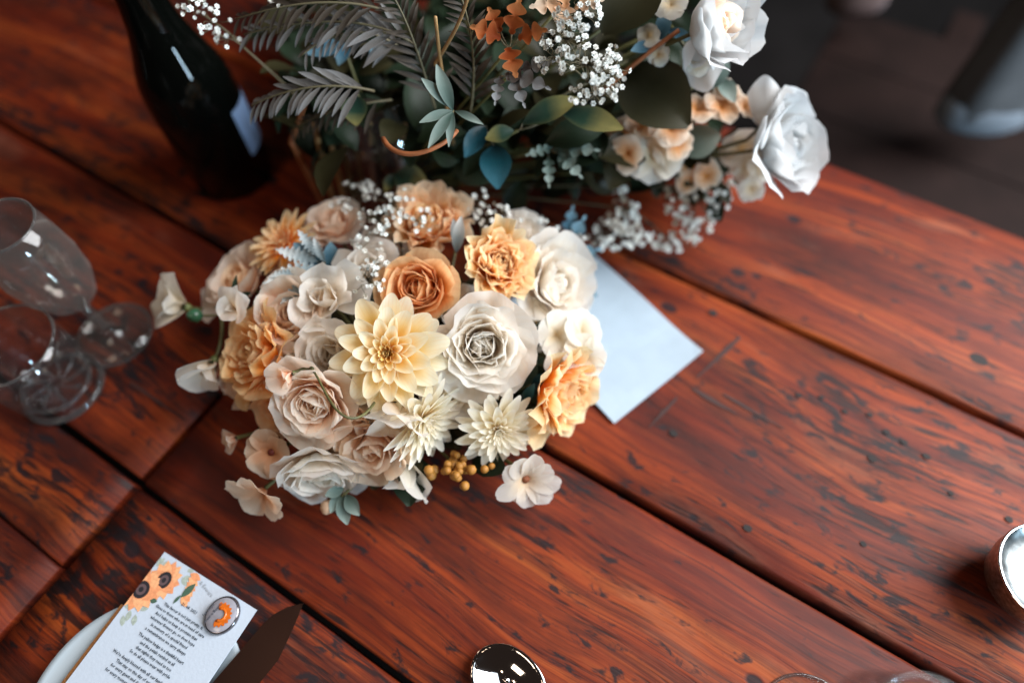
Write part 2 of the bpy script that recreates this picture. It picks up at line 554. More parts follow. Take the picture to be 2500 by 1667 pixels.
for k, (a, b_, g0, g1, dz) in enumerate(((-0.42, -0.113, 0.002, 0.0008, 0.0), (-0.113, -0.0285, 0.0008, 0.0035, 0.0004),
                                         (-0.0285, 0.198, 0.0026, 0.0030, -0.0004), (0.198, 0.43, 0.0030, 0.003, 0.0005), (0.43, 0.66, 0.003, 0, 0))):
    plank("plank", -1.7, -0.3835, a + g0, b_ - g1, dz, tb2, M['wood'], seed=k + 11)
for (x, y) in ((-0.5, 0.54), (-0.5, -0.32), (-1.6, 0.54), (-1.6, -0.32)):
    v, f = box(x - .04, x + .04, y - .04, y + .04, -0.75, -0.034)
    bevel(obj("leg", v, f, M['bench'], tb2, smooth=False), .006)


def on_table(px, py):
    p = W(px, py, 0)
    return float(p @ T2), float(p @ N2)


def strip(name, a, b_, wd, z, parent, m):
    a, b_ = np.array(on_table(*a)), np.array(on_table(*b_))
    n = 9
    vs = []
    d = (b_ - a) / np.linalg.norm(b_ - a)
    q = np.array([-d[1], d[0]])
    for i in range(n):
        t = i / (n - 1)
        c = a + (b_ - a) * t + q * RNG.normal(0, 0.0002)
        ww = wd * (0.35 + 0.65 * math.sin(math.pi * min(1, t + .08) ** .8)) * (0.8 + 0.4 * RNG.random())
        vs += [(*(c - q * ww / 2), z), (*(c + q * ww / 2), z)]
    return obj(name, vs, grid_faces(n, 2), m, parent, smooth=False)


strip("saw_groove", (1700, 774), (1600, 868), 0.0042, 0.00035, tb, M['cut'])
strip("saw_groove", (1556, 914), (1490, 982), 0.0032, 0.00035, tb, M['cut'])
strip("crack", (1590, 893), (1690, 950), 0.0042, 0.00035, tb, M['cut'])
strip("crack", (1660, 905), (1800, 985), 0.0030, 0.00036, tb, M['cut'])
strip("crack", (300, 878), (425, 966), 0.0028, 0.0008, tb2, M['cut'])
for (x, y, r_) in ((1835, 908, 9), (1887, 913, 8), (1941, 945, 9), (1998, 953, 9), (2036, 992, 10), (2076, 1015, 10), (2128, 1048, 11), (1547, 995, 12),
                   (2184, 1133, 8), (2317, 1193, 11), (1717, 1213, 12), (1983, 1249, 9), (1638, 719, 12), (2248, 826, 24), (2003, 1053, 13)):
    p = W(x, y, 0)
    c = np.array(on_table(x, y))
    rr = sz(r_ * .62, p)
    vs = [(c[0] + rr * 1.25 * math.cos(a) * (1 + .2 * RNG.random()), c[1] + rr * math.sin(a) * (1 + .2 * RNG.random()), 0.0006) for a in np.linspace(0, 2 * math.pi, 10)[:-1]]
    obj("nail_hole", vs, [tuple(range(9))], M['dark'], tb, smooth=False)

# bench beyond the table
bn = thing("bench", "dark brown wooden bench standing beyond the far edge of the table, out of focus", "bench")
bn.matrix_world = rot
for k in range(4):
    v, f = box(-0.1, 2.6, (0.80, 0.93, 1.10, 1.27)[k], (0.927, 1.097, 1.267, 1.43)[k], -0.335, -0.30)
    bevel(obj("seat_plank", v, f, M['bench'] if k else M['floor_grey'], bn, smooth=False), .004)
for x in (0.1, 2.3):
    v, f = box(x, x + .06, 1.06, 1.60, -0.75, -0.336)
    obj("leg", v, f, M['bench'], bn, smooth=False)


def drape(px, py, z, wd, length, label, m, mh):
    """hanging cloth with a rounded, slightly flared lower end"""
    b0 = W(px, py, z)
    o = thing("draped_cloth", label, "cloth", b0)
    v, f = [], []
    n = 28
    prof = [(0.80, 0.012), (0.93, 0.005), (1.0, 0.02), (0.98, 0.07), (0.93, .16), (0.90, .32), (0.88, length)]
    for r_, z_ in prof:
        for k in range(n):
            a = 2 * math.pi * k / n
            fl = 1 + 0.07 * math.sin(5 * a + z_ * 4)
            v.append((wd * .5 * r_ * fl * math.cos(a), wd * .3 * r_ * fl * math.sin(a), z_))
    ff = grid_faces(len(prof), n, 0, True)
    obj("cloth_fall", v, ff, m, o)
    v = []
    prof = [(0.70, 0.0), (0.90, -0.012), (1.04, 0.0), (1.05, 0.03), (1.0, 0.04)]
    for r_, z_ in prof:
        for k in range(n):
            a = 2 * math.pi * k / n
            v.append((wd * .5 * r_ * math.cos(a), wd * .3 * r_ * math.sin(a), z_))
    f = grid_faces(len(prof), n, 0, True) + [tuple(range(n))[::-1]]
    obj("hem", v, f, mh, o)
    return o


drape(2255, 262, -0.22, 0.15, 0.75, "hanging grey cloth with a pale bluish hem, blurred, upper right beyond the bench", M['greycloth'], M['palecloth'])
drape(1965, 5, -0.22, 0.11, 0.75, "dim pinkish cloth end hanging beyond the bench, right of the upper white rose", M['pinkcloth'], M['pinkcloth'])

# ------------------------------------------------------------------ glassware, bottle, cutlery
pb = W(540, 398, 0)
bo = thing("wine_bottle", "dark sparkling wine bottle with long sloping shoulders standing left of the flowers", "bottle", pb)
prof = [(0.0, 0.012), (0.030, 0.004), (0.041, 0.0), (0.0445, 0.004), (0.0447, 0.105), (0.0440, 0.122), (0.0415, 0.138), (0.0355, 0.155), (0.0287, 0.173), (0.0238, 0.190), (0.0198, 0.215), (0.0166, 0.25), (0.0150, 0.285), (0.0150, 0.298), (0.0178, 0.299), (0.0178, 0.312), (0.013, 0.316), (0.0, 0.316)]
v, f = lathe(prof, 48)
obj("glass_body", v, f, M['bottle'], bo)
v, f = [], []
angs = np.linspace(R(-28), R(75), 16)
for z_ in (0.045, 0.065, 0.085, 0.102):
    for a in angs:
        v.append((0.0451 * math.cos(a), 0.0451 * math.sin(a), z_))
obj("label", v, grid_faces(4, 16), M['label'], bo)


def stemglass(label, px, py, foot, stem_h, bowl, m=None, name="champagne_flute", cat="glass", group=None):
    m = m or M['glass']
    o = thing(name, label, cat, W(px, py, 0), group=group)
    fp = [(0.0, 0.0), (foot, 0.0), (foot, 0.0022), (foot * .6, 0.0042), (0.006, 0.010), (0.0042, 0.020), (0.0038, stem_h * .6), (0.005, stem_h - .003), (0.0, stem_h - .002)]
    v, f = lathe(fp, 40)
    obj("foot_and_stem", v, f, m, o)
    out = [(0.0, stem_h)] + [(r_, stem_h + z_) for r_, z_ in bowl]
    th = 0.0014
    inn = [(max(r_ - th, 0.0), z_ + (th * 2 if i == 0 else th * .4)) for i, (r_, z_) in enumerate(out)]
    inn[-1] = (out[-1][0] - th, out[-1][1])
    v, f = lathe(out + inn[::-1], 40)
    obj("bowl", v, f, m, o)
    for nm, rr, zz, tr in (("rim", out[-1][0] - th / 2, out[-1][1], .0011), ("foot_rim", foot - .0004, .0014, .0013)):
        v, f = tube([(rr * math.cos(a), rr * math.sin(a), zz) for a in np.linspace(0, 2 * math.pi, 49)], tr, 6)
        obj(nm, v, f, M['edge'], o)
    return o


stemglass("champagne flute with misted bowl leaning out of frame, its round foot near the tumbler", 265, 770, 0.036, 0.058,
          [(0.012, 0.003), (0.022, 0.014), (0.030, 0.035), (0.0325, 0.058), (0.031, 0.085), (0.0285, 0.108)], M['misted'])
stemglass("glass at the far left edge of which only the rim shows", -130, 640, 0.034, 0.075, [(0.014, 0.004), (0.026, 0.02), (0.031, 0.045), (0.029, 0.085)], name="wine_glass")
stemglass("stemmed glass at the lower right corner, rim cut off by the frame", 1856, 1676, 0.036, 0.075,
          [(0.014, 0.003), (0.026, 0.018), (0.033, 0.042), (0.031, 0.07), (0.028, 0.092)], name="wine_glass")

tu = thing("tumbler", "clear heavy tumbler with a cut patterned base at the left edge of the table", "glass", W(150, 893, 0))
rb, rt, ht = 0.036, 0.041, 0.084
out = [(0.0, 0.003), (rb - .006, 0.0), (rb - .001, 0.0015), (rb + .001, 0.006)] + [(rb + .001 + (rt - rb - .001) * t, 0.006 + (ht - .006) * t) for t in (.25, .5, .75, 1)]
inn = [(rt - .0018, ht), (rt - .0026, ht * .6), (rb - .003, 0.022), (rb - .009, 0.014), (0.0, 0.012)]
v, f = lathe(out + inn, 44)
obj("glass_wall", v, f, M['glass'], tu)
for nm, rr, zz, tr in (("rim", rt - .0009, ht, .0012), ("base_rim", rb - .001, .004, .003), ("base_ring", rb - .006, .0145, .002)):
    v, f = tube([(rr * math.cos(a), rr * math.sin(a), zz) for a in np.linspace(0, 2 * math.pi, 49)], tr, 6)
    obj(nm, v, f, M['edge'], tu)
for k in range(9):
    a = 2 * math.pi * k / 9
    v, f = tube(bez([(0.005 * math.cos(a), .005 * math.sin(a), .0135), (.018 * math.cos(a + .25), .018 * math.sin(a + .25), .0145), (.027 * math.cos(a + .5), .027 * math.sin(a + .5), .0165)], 5), .0013, 5)
    obj("cut_ridge", v, f, M['edge'], tu)

cup = thing("silver_dish", "small speckled silver dish at the right edge, casting a long shadow over the planks", "dish", W(2338, 1345, 0))
v, f = lathe([(0.0, 0.0), (0.020, 0.0), (0.025, 0.003), (0.032, 0.013), (0.0362, 0.027), (0.0375, 0.0385), (0.0378, 0.0405)], 56)
obj("outer_wall", v, f, M['silver'], cup)
v, f = lathe([(0.0379, 0.0407), (0.0387, 0.0414), (0.0386, 0.0424), (0.0374, 0.0428), (0.0364, 0.0422)], 56)
obj("rim", v, f, M['mirror'], cup)
v, f = lathe([(0.0363, 0.0420), (0.0335, 0.0392), (0.0295, 0.0370), (0.0235, 0.0352), (0.0150, 0.0338), (0.006, 0.0332), (0.0, 0.0331)], 56)
obj("inner_bowl", v, f, M['dimmed'], cup)

# envelope under the bouquet
c0, c1, c2 = W(1410, 975), W(1617, 808), W(1370, 580)
ex = (c1 - c0) / np.linalg.norm(c1 - c0)
ey = np.array([-ex[1], ex[0], 0])
en = thing("envelope", "plain pale blue white envelope lying on the planks under the right side of the bouquet", "envelope", c0)
Mx = Matrix(((ex[0], ey[0], 0, c0[0]), (ex[1], ey[1], 0, c0[1]), (0, 0, 1, 0), (0, 0, 0, 1)))
en.matrix_world = Mx
v = []
for j in range(13):
    for i in range(10):
        x, y = 0.114 * i / 9, 0.162 * j / 12
        v.append((x, y, 0.0026 + 0.0022 * (x / .114 - .5) ** 2 + 0.0018 * max(0, 1 - math.hypot(x - .114, y) / .05) ** 2 + 0.0008 * math.sin(y * 60 + x * 25)))
eo = obj("envelope_front", v, grid_faces(13, 10), M['envelope'], en, smooth=False)
em = eo.modifiers.new("thickness", 'SOLIDIFY')
em.thickness = 0.0007
v = [(x, y, 0.0016) for x, y in ((0.0015, 0.0015), (0.1125, 0.0015), (0.1125, 0.1605), (0.0015, 0.1605))]
obj("envelope_back", v, [(0, 1, 2, 3)], M['envelope'], en, smooth=False)

# plate, menu card, badge, knife, spoon
pc = np.array([-0.283, 0.011, 0])
pl = thing("side_plate", "white side plate half hidden under the printed card at the lower left", "plate", pc)
prof = [(0.0, 0.002), (0.040, 0.002), (0.043, 0.0), (0.047, 0.003), (0.058, 0.009), (0.078, 0.0155), (0.0805, 0.0170), (0.0800, 0.0185), (0.076, 0.0178), (0.058, 0.0125), (0.050, 0.0075), (0.046, 0.006), (0.0, 0.0055)]
v, f = lathe(prof, 64)
obj("porcelain_dish", v, f, M['porcelain'], pl)
CZ = 0.0235
k0, k1 = W(378, 1267, CZ), W(590, 1400, CZ)
kx = (k1 - k0) / np.linalg.norm(k1 - k0)
ky = np.array([-kx[1], kx[0], 0])
KW = float(np.linalg.norm(k1 - k0))
KL = 0.150
KM = Matrix(((kx[0], ky[0], 0, k0[0]), (kx[1], ky[1], 0, k0[1]), (0, 0, 1, CZ), (0, 0, 0, 1)))
mc = thing("menu_card", "white printed card with sunflowers and dark lines of text, lying on the plate", "card")
mc.matrix_world = KM
v, f = box(0, KW, -KL, 0, -0.0006, 0.0)
obj("card_sheet", v, f, M['paper'], mc, smooth=False)
bk = thing("gold_shadow_strip", "gold brown card showing as a thin strip beneath the left edge of the printed card", "card")
bk.matrix_world = KM
v, f = box(-0.0035, KW - .010, -KL - .002, -0.045, -0.0022, -0.0013)  # added strip, the card's shadow on the plate put into its gold brown
obj("card_sheet", v, f, M['gold_shade'], bk, smooth=False)
bk2 = None


def disc(pts, z, name, m, parent=mc):
    return obj(name, [(x, y, z) for x, y in pts], [tuple(range(len(pts)))], m, parent, smooth=False)


def clip_card(pts):
    return [(min(max(x, 0.0002), KW - .0002), min(y, -0.0002)) for x, y in pts]


def K(px, py):
    p = W(px, py, CZ) - k0
    return float(p @ kx), float(p @ ky)


def sunflower(px, py, rx, ry, ang, seed_r, z):
    c = K(px, py)
    np_ = 13
    grp = []
    for k in range(np_):
        a = ang + 2 * math.pi * k / np_
        pts = []
        for t in np.linspace(0, 1, 6):
            wdt = 0.30 * math.sin(math.pi * t ** .75) + .05 * (1 - t)
            pts.append((t, wdt))
        ring = [(t, w_) for t, w_ in pts] + [(t, -w_) for t, w_ in pts[::-1][1:-1]]
        q = [(c[0] + rx * (t * math.cos(a) - w_ * math.sin(a)), c[1] + ry * (t * math.sin(a) + w_ * math.cos(a))) for t, w_ in ring]
        disc(clip_card(q), z + k * 0.000003, "printed_petal", M['pr_petal'] if k % 3 else M['pr_petal2'])
    for r_, m_, dz in ((seed_r * 1.12, 'pr_petal2', .00006), (seed_r, 'pr_dark', .00009), (seed_r * .62, 'pr_seed', .00012), (seed_r * .3, 'pr_dark', .00015)):
        q = [(c[0] + rx * r_ * math.cos(a), c[1] + ry * r_ * math.sin(a)) for a in np.linspace(0, 2 * math.pi, 17)[:-1]]
        disc(clip_card(q), z + dz, "printed_seed_head", M[m_])


def printed_leaf(px, py, L, wd, ang, m, z=0.00025):
    c = K(px, py)
    pts = [(t * L, wd * math.sin(math.pi * t)) for t in np.linspace(0, 1, 6)] + [(t * L, -wd * math.sin(math.pi * t)) for t in np.linspace(1, 0, 6)[1:-1]]
    q = [(c[0] + x * math.cos(ang) - y * math.sin(ang), c[1] + x * math.sin(ang) + y * math.cos(ang)) for x, y in pts]
    disc(clip_card(q), z, "printed_leaf", M[m])


for (x, y) in ((372, 1285), (392, 1292), (412, 1300), (430, 1312), (418, 1325), (358, 1300), (402, 1310), (440, 1326), (300, 1398), (312, 1410), (284, 1412), (290, 1426), (322, 1402), (276, 1400)):
    printed_leaf(x, y, 0.0065 + .002 * RNG.random(), 0.0022, RNG.random() * 6.28, 'pr_sage', 0.0001 + RNG.random() * .00004)
printed_leaf(415, 1372, 0.014, 0.0028, R(75), 'pr_green', .0004)
printed_leaf(345, 1378, 0.006, 0.0018, R(20), 'pr_green', .0005)
printed_leaf(397, 1386, 0.008, 0.0013, R(80), 'pr_green', .0003)
sunflower(377, 1332, 0.0135, 0.0155, .2, .42, 0.0003)
sunflower(325, 1353, 0.0165, 0.0165, .5, .40, 0.0004)
for k in range(6):
    printed_leaf(418 + k * 4, 1366 - k * 10, 0.0105, 0.0028, R(-28 + k * 5), 'pr_petal2' if k % 2 else 'pr_petal', .00032 + k * .000005)


def text_mesh(s, size, m, parent, loc, align='CENTER', ang=0.0, name="text_line", extr=0.0):
    cu_ = bpy.data.curves.new(name, 'FONT')
    cu_.body, cu_.size, cu_.align_x, cu_.align_y = s, size, align, 'CENTER'
    cu_.resolution_u = 1
    cu_.offset = size * 0.02
    o = bpy.data.objects.new(name, cu_)
    C.objects.link(o)
    bpy.context.view_layer.update()
    me = bpy.data.meshes.new_from_object(o.evaluated_get(bpy.context.evaluated_depsgraph_get()))
    bpy.data.objects.remove(o)
    me.materials.clear()
    me.materials.append(m)
    q = link(name, me, parent)
    q.location = loc
    q.rotation_euler = (0, 0, ang)
    return q


PARAS = (((436, 1397), ("21. 08. 2021",)),
         ((422, 1414), ("This favour is not just pretty, it", "Gives to those who are in need of care", "And helps us keep a promise that", "wherever flowers go, so does hope", "In memory of a special friend", "a remembrance we carry always")),
         ((371, 1488), ("The yellow badge is a thankful heart", "and the petals remind us all", "that nights they need us too", "So do all please wear with pride")),
         ((318, 1531), ("We're deeply blessed with all our family", "That stay on this day of ours", "for every guest and dear friend", "for every moment shared with us", "", "The day will live", "in every bloom we grow")))
for (cx_, cy_), ls in PARAS:
    x0_, y0_ = K(cx_, cy_)
    for k_, s_ in enumerate(ls):
        if s_:
            text_mesh(s_, 0.0030, M['ink'], mc, (x0_, y0_ - 0.0039 * k_, 0.0007))
text_mesh("& flowers", 0.0040, M['greyink'], mc, (K(474, 1352)[0], K(474, 1352)[1], 0.0003), ang=R(-14))

bc = np.array(W(545, 1418 - 0, CZ + .001))
bc = np.array(W(513, 1413, CZ))
bd = thing("badge", "oval pin badge with half an orange sunflower, resting on the printed card", "badge")
bl = bc - k0
bpos = Matrix.Translation((float(bc @ np.array([1, 0, 0])), float(bc[1]), CZ + 0.0003)) @ Matrix(((kx[0], ky[0], 0, 0), (kx[1], ky[1], 0, 0), (0, 0, 1, 0), (0, 0, 0, 1)))
bd.matrix_world = bpos
BR = sz(42, bc)


def oval(r_, z):
    return [(r_ * 0.90 * math.cos(a), r_ * 1.0 * math.sin(a), z) for a in np.linspace(0, 2 * math.pi, 37)[:-1]]


v = []
for r_, z_ in ((1.0, 0.0), (1.02, .0012), (1.0, .0026), (.95, .0034), (.90, .0036)):
    v += oval(BR * r_, z_)
obj("rim", v, grid_faces(5, 36, 0, True), M['badge_rim'], bd)
v = []
for r_, z_ in ((.915, .00345), (.8, .0042), (.55, .0050), (.3, .0054), (.02, .0056)):
    v += oval(BR * r_, z_)
obj("badge_face", v, grid_faces(5, 36, 0, True) + [tuple(4 * 36 + k for k in range(36))], M['badge'], bd)
for k in range(10):                                 # petals of the half flower
    a = R(-100) + k * R(205) / 9 + R(20)
    pts = [(0.26, .07), (.36, .115), (.52, .11), (.64, .03), (.64, -.03), (.52, -.11), (.36, -.115), (.26, -.07)]
    vs = [(BR * (t * math.cos(a) - w_ * math.sin(a)), BR * (t * math.sin(a) + w_ * math.cos(a)), 0.0058 - .0006 * t) for t, w_ in pts]
    obj("orange_petal", vs, [tuple(range(8))], M['badge_orange'], bd, smooth=False)
v, f = tube([(BR * .30 * math.cos(a), BR * .30 * math.sin(a), .0057) for a in np.linspace(R(-85), R(130), 14)], .0011, 5)
obj("orange_ring", v, f, M['badge_orange'], bd)
for k, s in enumerate(("wear a flower", "for hope")):
    text_mesh(s, 0.0030, M['badge_text'], bd, (-BR * .40 - k * .0045, -BR * .1, .0059), ang=R(80))

# knife: pointed blade, the dark room's red reflection put into its steel colour
ka, kb = W(697, 1384, 0.019), W(548, 1562, 0.019)
kd = (ka - kb) / np.linalg.norm(ka - kb)
kn_ = np.array([-kd[1], kd[0], 0])
kn = thing("table_knife", "dark polished knife with pointed blade lying across the plate beside the printed card", "knife")
kn.matrix_world = Matrix(((kd[0], kn_[0], 0, ka[0]), (kd[1], kn_[1], 0, ka[1]), (0, 0, 1, 0.0), (0, 0, 0, 1)))
v, f = [], []
for t in np.linspace(0, 1, 14):
    x = -0.125 * t
    wl = 0.0135 * min(1, (t * 5.5) ** .62)
    wr = 0.0135 * min(1, (t * 3.2) ** .9)
    zc = 0.0190 + 0.002 * t
    v += [(x, wl, zc + wl * .06), (x, wl * .2, zc + wl * .012), (x, -wr, zc - wr * .06), (x, 0, zc - .0014)]
f = grid_faces(14, 4, 0, True)
obj("blade", v, f, M['steel'], kn, smooth=False)
v, f = tube([(-0.122, 0, .0205), (-0.14, 0, .0215), (-0.18, 0, .021), (-0.215, 0, .020)], [.005, .006, .0075, .006], 10)
obj("handle", v, f, M['steel'], kn)

sp = thing("spoon", "round bowled polished spoon at the lower edge of the picture, mirroring the bright window", "spoon")
scn = W(1163, 1560, 0.006)
sd = W(1300, 1660, 0.006) - scn
sd /= np.linalg.norm(sd)
sn = np.array([-sd[1], sd[0], 0])
sp.matrix_world = Matrix(((sd[0], sn[0], 0, scn[0]), (sd[1], sn[1], 0, scn[1]), (0, 0, 1, 0.001), (0, 0, 0, 1)))
A_, B_ = 0.0285, 0.0225
v = []
nr = 9
for i in range(nr):
    q = i / (nr - 1)
    for k in range(32):
        a = 2 * math.pi * k / 32
        x, y = A_ * q * math.cos(a), B_ * q * math.sin(a)
        x += 0.004 * q * q * math.cos(a) * (1 if math.cos(a) > 0 else 0)
        v.append((x, y, 0.001 + 0.0095 * q ** 2.1))
fs = grid_faces(nr, 32, 0, True)
sb = obj("bowl", v, fs, M['mirror'], sp)
so = sb.modifiers.new("thickness", 'SOLIDIFY')
so.thickness = 0.0012
v, f = [], []
for t in np.linspace(0, 1, 10):
    x = 0.030 + 0.12 * t
    wd = 0.004 + .003 * t
    z = 0.0108 + .006 * math.sin(t * math.pi * .9)
    v += [(x, wd, z), (x, -wd, z), (x, -wd, z - .0018), (x, wd, z - .0018)]
obj("handle", v, grid_faces(10, 4, 0, True), M['mirror'], sp)

# ------------------------------------------------------------------ petals and flowers
def petal(L, Wd, angs, S0=0.5, e=1.4, q=0.6, base_w=0.12, ruf=0.0, rufk=3.0, nu=7, nv=8, r0=0.0, z0=0.0, phi=0.0, seed=0, notch=0.0, S1=None, rnd=0.0, wtop=0.85, wmax=0.65, lean=0.0):
    """one petal: grows from the axis; angs = angle from +Z at base .. tip. rnd > 0 gives a rounded tip"""
    rg = np.random.default_rng(seed)
    K_ = 25
    tv = np.linspace(0, 1, K_)
    a = np.interp(tv, np.linspace(0, 1, len(angs)), angs)
    am = (a[:-1] + a[1:]) / 2
    X = np.concatenate([[0], np.cumsum(np.sin(am))]) * L / (K_ - 1)
    Z = np.concatenate([[0], np.cumsum(np.cos(am))]) * L / (K_ - 1)
    S1_ = S0 if S1 is None else S1
    ph1, ph2, ph3 = rg.random(3) * 6.28
    us = np.linspace(-1, 1, nu)
    U, Vv = np.meshgrid(us, np.linspace(0, 1, nv))
    if rnd > 0:
        T = Vv * (1 - rnd * np.abs(U) ** 2.3)
        w_ = base_w + (1 - base_w) * np.sin(np.pi / 2 * np.minimum(1, T / wmax)) ** 0.9
        w_ = w_ * (1 - (1 - wtop) * np.clip((T - wmax) / (1 - wmax + 1e-6), 0, 1) ** 2)
        w_ = Wd * w_
    else:
        T = Vv
        w_ = Wd * np.maximum(base_w * (1 - T), np.sin(np.pi * np.clip(T, 0, 1) ** e).clip(0) ** q)
        w_[-1] = np.maximum(w_[-1], Wd * .10)
    T = T + ruf * 0.08 * Vv ** 4 * np.sin(rufk * 2.1 * U + ph2) - notch * np.exp(-(U / .28) ** 2) * Vv ** 6
    T = np.clip(T, 0, 1.08)
    A = np.interp(T, tv, a)
    xx = np.interp(T, tv, X) + np.maximum(T - 1, 0) * L * math.sin(a[-1])
    zz = np.interp(T, tv, Z) + np.maximum(T - 1, 0) * L * math.cos(a[-1])
    Sa = S0 + (S1_ - S0) * T
    Sa = np.where(np.abs(Sa) < 1e-3, 1e-3, Sa)
    Rr = w_ / Sa
    yy = Rr * np.sin(U * Sa)
    nn = Rr * (1 - np.cos(U * Sa))
    nn = nn + ruf * Wd * T ** 1.6 * (np.sin(rufk * 1.7 * U + ph1) * .6 + np.sin(rufk * 3.1 * U + ph2 + 2 * T) * .35 + .35 * np.sin(5 * T + ph3)) * (.4 + .6 * np.abs(U))
    yy = yy + lean * L * T
    Px = r0 + xx - np.cos(A) * nn
    Pz = z0 + zz + np.sin(A) * nn
    c, s_ = math.cos(phi), math.sin(phi)
    V = np.stack([Px * c - yy * s_, Px * s_ + yy * c, Pz], -1).reshape(-1, 3)
    UV = np.stack([(U + 1) / 2, Vv], -1).reshape(-1, 2)
    return V, grid_faces(nv, nu), UV


GA = 2.399963
sid = [0]


def nseed():
    sid[0] += 1
    return sid[0]


def add_petal(root, m, name="petal", **kw):
    V, f_, UV = petal(seed=nseed(), **kw)
    return obj(name, V, f_, m, root, UV)


def add_stem(root, target, rad=0.0016, m=None, bend=0.0):
    Mx = mat_of(root)
    inv = np.linalg.inv(Mx)
    t = (inv @ np.array([*target, 1.0]))[:3]
    d = np.linalg.norm(t)
    pts = bez([(0, 0, -0.001), (0, 0, -min(.035, d * .4)), t * .7 + np.array([0, 0, -.01]), t], 8)
    v_, f_ = tube(pts, rad, 6)
    return obj("stem", v_, f_, m or M['stem'], root)


def jit(a):
    return a * (1 + RNG.normal(0, 0.08))


DROWS = ((5, 4, .13, .045, 1.6, 1.9), (7, 15, .19, .060, 1.6, 2.1), (8, 29, .28, .085, 1.7, 2.2), (9, 44, .40, .125, 1.4, 1.7), (10, 58, .58, .165, 1.1, 1.2), (10, 71, .79, .205, .9, .9), (10, 82, .96, .235, .7, .6), (9, 91, 1.0, .24, .55, .45))


def dahlia(root, Rd, m, mh, openness=1.0, hi=False, slim=1.0, extra=0):
    """rows of cupped florets: closed heart, rolled quills, then open spoon shaped petals"""
    nu, nv = (13, 13) if hi else (7, 8)
    for j, (n, el, L, wd, s0, s1) in enumerate(DROWS):
        n += extra if j > 1 else 0
        for k in range(n):
            e_ = R(el * openness) + RNG.normal(0, R(3))
            LL = Rd * L * (1 + RNG.normal(0, .05))
            curl = R(-22 + 4.5 * j)
            add_petal(root, mh if j < 3 else m, L=LL, Wd=Rd * wd * slim * (1 + RNG.normal(0, .06)), angs=(e_ + R(6), e_ + R(4), e_ + curl * .3, e_ + curl), S0=s0 * .8, S1=s1 + RNG.normal(0, .12), rnd=.34, wmax=.60, wtop=.84, nu=nu, nv=nv,
                      r0=Rd * .012 * j, z0=Rd * (.09 - .018 * j), phi=(k + .5 * (j % 2) + .13 * j) * 2 * math.pi / n + RNG.normal(0, .06), ruf=.05 + .012 * j, rufk=1.5, base_w=.34, lean=RNG.normal(0, .025))


def rose(root, Rd, m, N=34, ruffle=0.12, openness=1.0, m_in=None, depth=1.0, narrow=1.0, notch=0.0):
    """rosette: tight folded heart, then cupped petals that open and roll outwards"""
    Rd = Rd * 1.20
    ruffle = ruffle * 1.7
    for i in range(N):
        t = (i + .6) / N
        jt = RNG.normal(0, .10)
        a_s = R(58) + R(22) * t
        a_m = R(-14) + R(60) * t ** 1.25 * openness + jt
        a_e = R(-34) + R(118) * t ** 1.6 * openness + jt * 1.5
        L = Rd * (0.46 + 0.62 * t) * (1 + RNG.normal(0, .06)) * depth
        Wd = Rd * (0.24 + 0.40 * t) * narrow * (1 + RNG.normal(0, .10))
        add_petal(root, (m_in or m) if t < .45 else m, L=L, Wd=Wd, angs=(a_s, (a_s + a_m) / 2, a_m, (a_m + a_e) / 2, a_e), S0=1.30 - .35 * t, S1=1.25 - .85 * t, rnd=.26, wmax=.72, wtop=.88, nu=9, nv=9,
                  r0=Rd * (.02 + .10 * t), z0=-Rd * .14 * t, phi=i * GA + RNG.normal(0, .22), ruf=ruffle * (.7 + .6 * t), rufk=2.0 + RNG.random() * 1.4, base_w=.4, notch=notch * RNG.random() * 2, lean=RNG.normal(0, .06))


def five(root, Rd, m, n=5, eye='redeye', el=78, ruf=.12, wide=.52, eye_r=.10, S=.35, notch=.06):
    for k in range(n):
        add_petal(root, m, L=jit(Rd), Wd=Rd * wide * (1 + RNG.normal(0, .05)), angs=(R(35), R(el), R(el + 10) + RNG.normal(0, .1)), S0=S + .3, S1=S * .3, rnd=.30, wmax=.7, wtop=.85, base_w=.22, ruf=ruf * 1.4, rufk=2.0,
                  phi=2 * math.pi * k / n + RNG.normal(0, .06), nu=9, nv=8, notch=notch, z0=.0004 * (k % 2))
    if eye:
        v_, f_ = lathe([(0.0, Rd * .20), (Rd * eye_r * .7, Rd * .19), (Rd * eye_r, Rd * .14), (Rd * eye_r * .8, 0)], 10)
        obj("flower_eye", v_, f_, M[eye], root)


def sweet_pea(root, Rd, m, calyx=True, opn=1.0):
    # broad standard, two wings, keel
    for s in (-1, 1):
        add_petal(root, m, "standard_petal", L=jit(Rd * 1.0), Wd=Rd * .62, angs=(R(20), R(40) * opn, R(75) * opn), S0=.6, S1=-.3, rnd=.28, base_w=.25, ruf=.30, rufk=2.2, phi=R(90) + s * R(28), nu=10, nv=9)
    for s in (-1, 1):
        add_petal(root, m, "wing_petal", L=jit(Rd * .78), Wd=Rd * .38, angs=(R(15), R(35), R(70)), S0=.9, S1=.3, rnd=.3, base_w=.25, ruf=.28, rufk=2.0, phi=R(-90) + s * R(48), nu=8, nv=8)
    add_petal(root, m, "keel_petal", L=Rd * .55, Wd=Rd * .22, angs=(R(10), R(20), R(5)), S0=1.5, e=1.3, q=.6, phi=R(-90), nu=6, nv=6)
    if calyx:
        for k in range(5):
            add_petal(root, M['sage'] if k % 2 else M['olive'], "sepal", L=Rd * .34, Wd=Rd * .09, angs=(R(60), R(40), R(70)), S0=.8, e=1.0, q=.9, phi=k * 2 * math.pi / 5, nu=4, nv=5, z0=-Rd * .05)
        v_, f_ = lathe([(0, -Rd * .18), (Rd * .08, -Rd * .14), (Rd * .12, -Rd * .03), (Rd * .06, Rd * .05), (0, Rd * .06)], 10)
        obj("calyx", v_, f_, M['calyx'], root)


